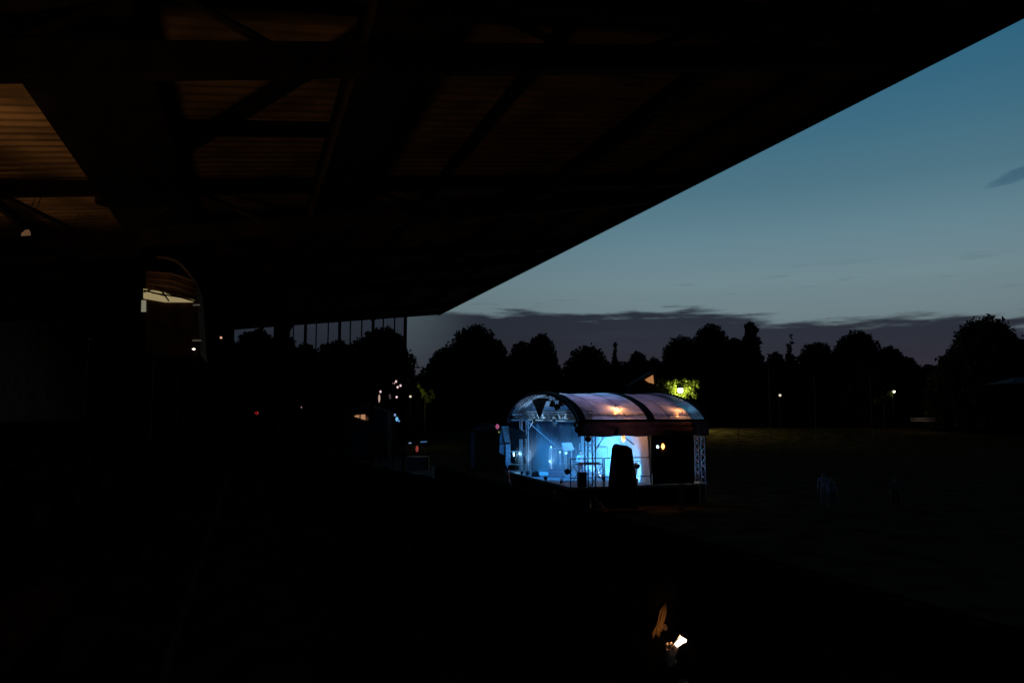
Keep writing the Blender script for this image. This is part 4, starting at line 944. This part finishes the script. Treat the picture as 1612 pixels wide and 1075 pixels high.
dj = dict(ell=(-.27, .10, 1.13), wrl=(-.20, .34, 1.10), pal=(-.18, .42, 1.08), elr=(.27, .08, 1.14), wrr=(.16, .33, 1.12), par=(.13, .41, 1.09), chin=(0, .07, 1.53), head=(0, .10, 1.61), crown=(0, .10, 1.695), chest=(0, .03, 1.30), neck=(0, .05, 1.465))
pp = ST(2.15, 3.75, DZ); person(pp, math.atan2(-SW.y, -SW.x) - math.pi / 2, dj, 'performer in a pale shirt leaning over the keyboard on the stage', C_WHITE, C_NAVY, H_DK)
AG = 'people standing in the dark on the field'
def gp(px, py):
    D = CAMZ * F / (py - HOR); p = P(px, py, D); p.z = 0; return p
person(gp(1298, 796), R(150), {}, 'person in a pale blue top standing alone on the dark grass right of the stage', mat('pale blue top', (.45, .55, .75), .9), mat('pale jeans', (.30, .36, .48), .9), H_DK, AG, scale=1.1)
person(gp(1311, 799), R(200), dict(kn_=(0, 0, 0)) if False else {}, 'person in a grey blue top just right of the pale blue one', mat('grey blue top', (.26, .30, .40), .9), C_JEAN, H_DK, AG)
person(gp(1411, 798), R(170), {}, 'person in a dull green blue jacket farthest right on the field', mat('teal jacket', (.14, .22, .25), .9), C_BLK, H_DK, AG)
person(gp(799, 782), R(-60), {}, 'person in a pink grey top at the far left corner of the stage', mat('pink grey top', (.32, .22, .25), .9), C_BLK, H_DK, AG)
person(gp(848, 834), R(-50), {}, 'person in black with folded posture in front of the stage edge', C_BLK, C_BLK, H_DK, AG, scale=.95)
person(gp(872, 826), R(-40), {}, 'person in a grey hoodie facing the stage front', C_GREY, C_JEAN, H_DK, AG)
person(gp(1073, 800), R(20), {}, 'person in a navy jacket below the black side curtain of the stage', C_NAVY, C_JEAN, H_DK, AG, scale=.9)
# seated spectator with a phone close to the camera: long hair and hand lit by the screen
def PV(px, py, v):
    r = P(px, py, 10) - Vector((0, 0, CAMZ)); return Vector((0, 0, CAMZ)) + r * (v / r.dot(GV))
PD = 4.0
phn = empty('phone', P(1067, 1010, PD), 'phone with a blazing warm white screen held in the dark below the stage', 'phone')
sx = [P(x, y, PD) for x, y in ((1060, 1014), (1071.5, 1000), (1081, 1005.5), (1080.5, 1010), (1075, 1012), (1066, 1018.5))]
MB().prism(sx, (0, .012, 0)).build('body', M_BLACKP, phn)
cc = sum(sx, Vector()) / len(sx)
MB().prism([cc + (q - cc) * .97 + Vector((0, -.002, 0)) for q in sx], (0, -.002, 0)).build('screen', glow('phone screen', (1, .84, .66), 2.2, True), phn)
lamp('screen_light', 'POINT', P(1061, 991, PD + .08), .8, (1, .52, .20), phn, .012)
sit = dict(pelvis=(0, 0, .16), waist=(0, .02, .28), chest=(0, .05, .46), neck=(0, .07, .63), chin=(0, .10, .70), head=(0, .12, .78), crown=(0, .10, .86),
           shl=(-.17, .05, .57), shr=(.17, .05, .57), ell=(-.25, .10, .33), elr=(.24, .10, .33), wrl=(-.12, .30, .22), wrr=(.12, .32, .22), pal=(-.08, .36, .20), par=(.08, .38, .20),
           hil=(-.1, .03, .13), hir=(.1, .03, .13), knl=(-.14, .43, .12), knr=(.14, .43, .12), anl=(-.14, .42, -.31), anr=(.14, .42, -.31), tol=(-.15, .56, -.36), tor=(.15, .56, -.36))
def seated(head_at, yw, jj, label):
    ploc = head_at - Matrix.Rotation(yw, 3, 'Z') @ Vector((0, .12, .78))
    M = Matrix.Translation(ploc) @ Matrix.Rotation(yw, 4, 'Z'); Mi = M.inverted()
    J = dict(sit); J.update({k: tuple(Mi @ v) for k, v in jj.items()})
    return person(ploc, yw, J, label, C_BLK, C_BLK, H_DK, 'spectators seated in the lower rows', hairlen=.22), Mi
ps, pinv = seated(P(1040, 940, 4.55), R(-25), {}, 'seated spectator with a long blond lock of hair lit from behind by the phone')
mb = MB()                                     # the lit fall of hair, strand by strand
for k in range(120):
    cl = (-1.75, -.45, .0, .95)[k % 4]; g = cl + random.gauss(0, .16); f = random.random(); low = (6, 2, 4, -4)[k % 4]
    a = P(1047.5 + .8 * g, 950 + random.uniform(-4, 14) * (k % 2), 4.42); b = P(1042.5 + 3.0 * g, 975 + random.uniform(-5, 3), 4.36 + .02 * f); c = P(1036 + 4.6 * g, 996 + low + random.uniform(-7, 3), 4.34)
    mb.tube([a, a.lerp(b, .5) + Vector((.004 * g, 0, 0)), b, b.lerp(c, .5) + Vector((-.002 * g, 0, 0)), c], .0017, 4, .0008)
hairp = mb.build('hair_lock', H_BL, None, True); hairp.parent = ps; hairp.matrix_parent_inverse = pinv
seated(P(960, 1128, 3.0), R(-20), dict(elr=P(1015, 1125, 3.7), wrr=P(1045, 1048, 3.93), par=P(1052, 1031, 3.96)), 'seated spectator mostly below the picture holding the glowing phone in the right hand')
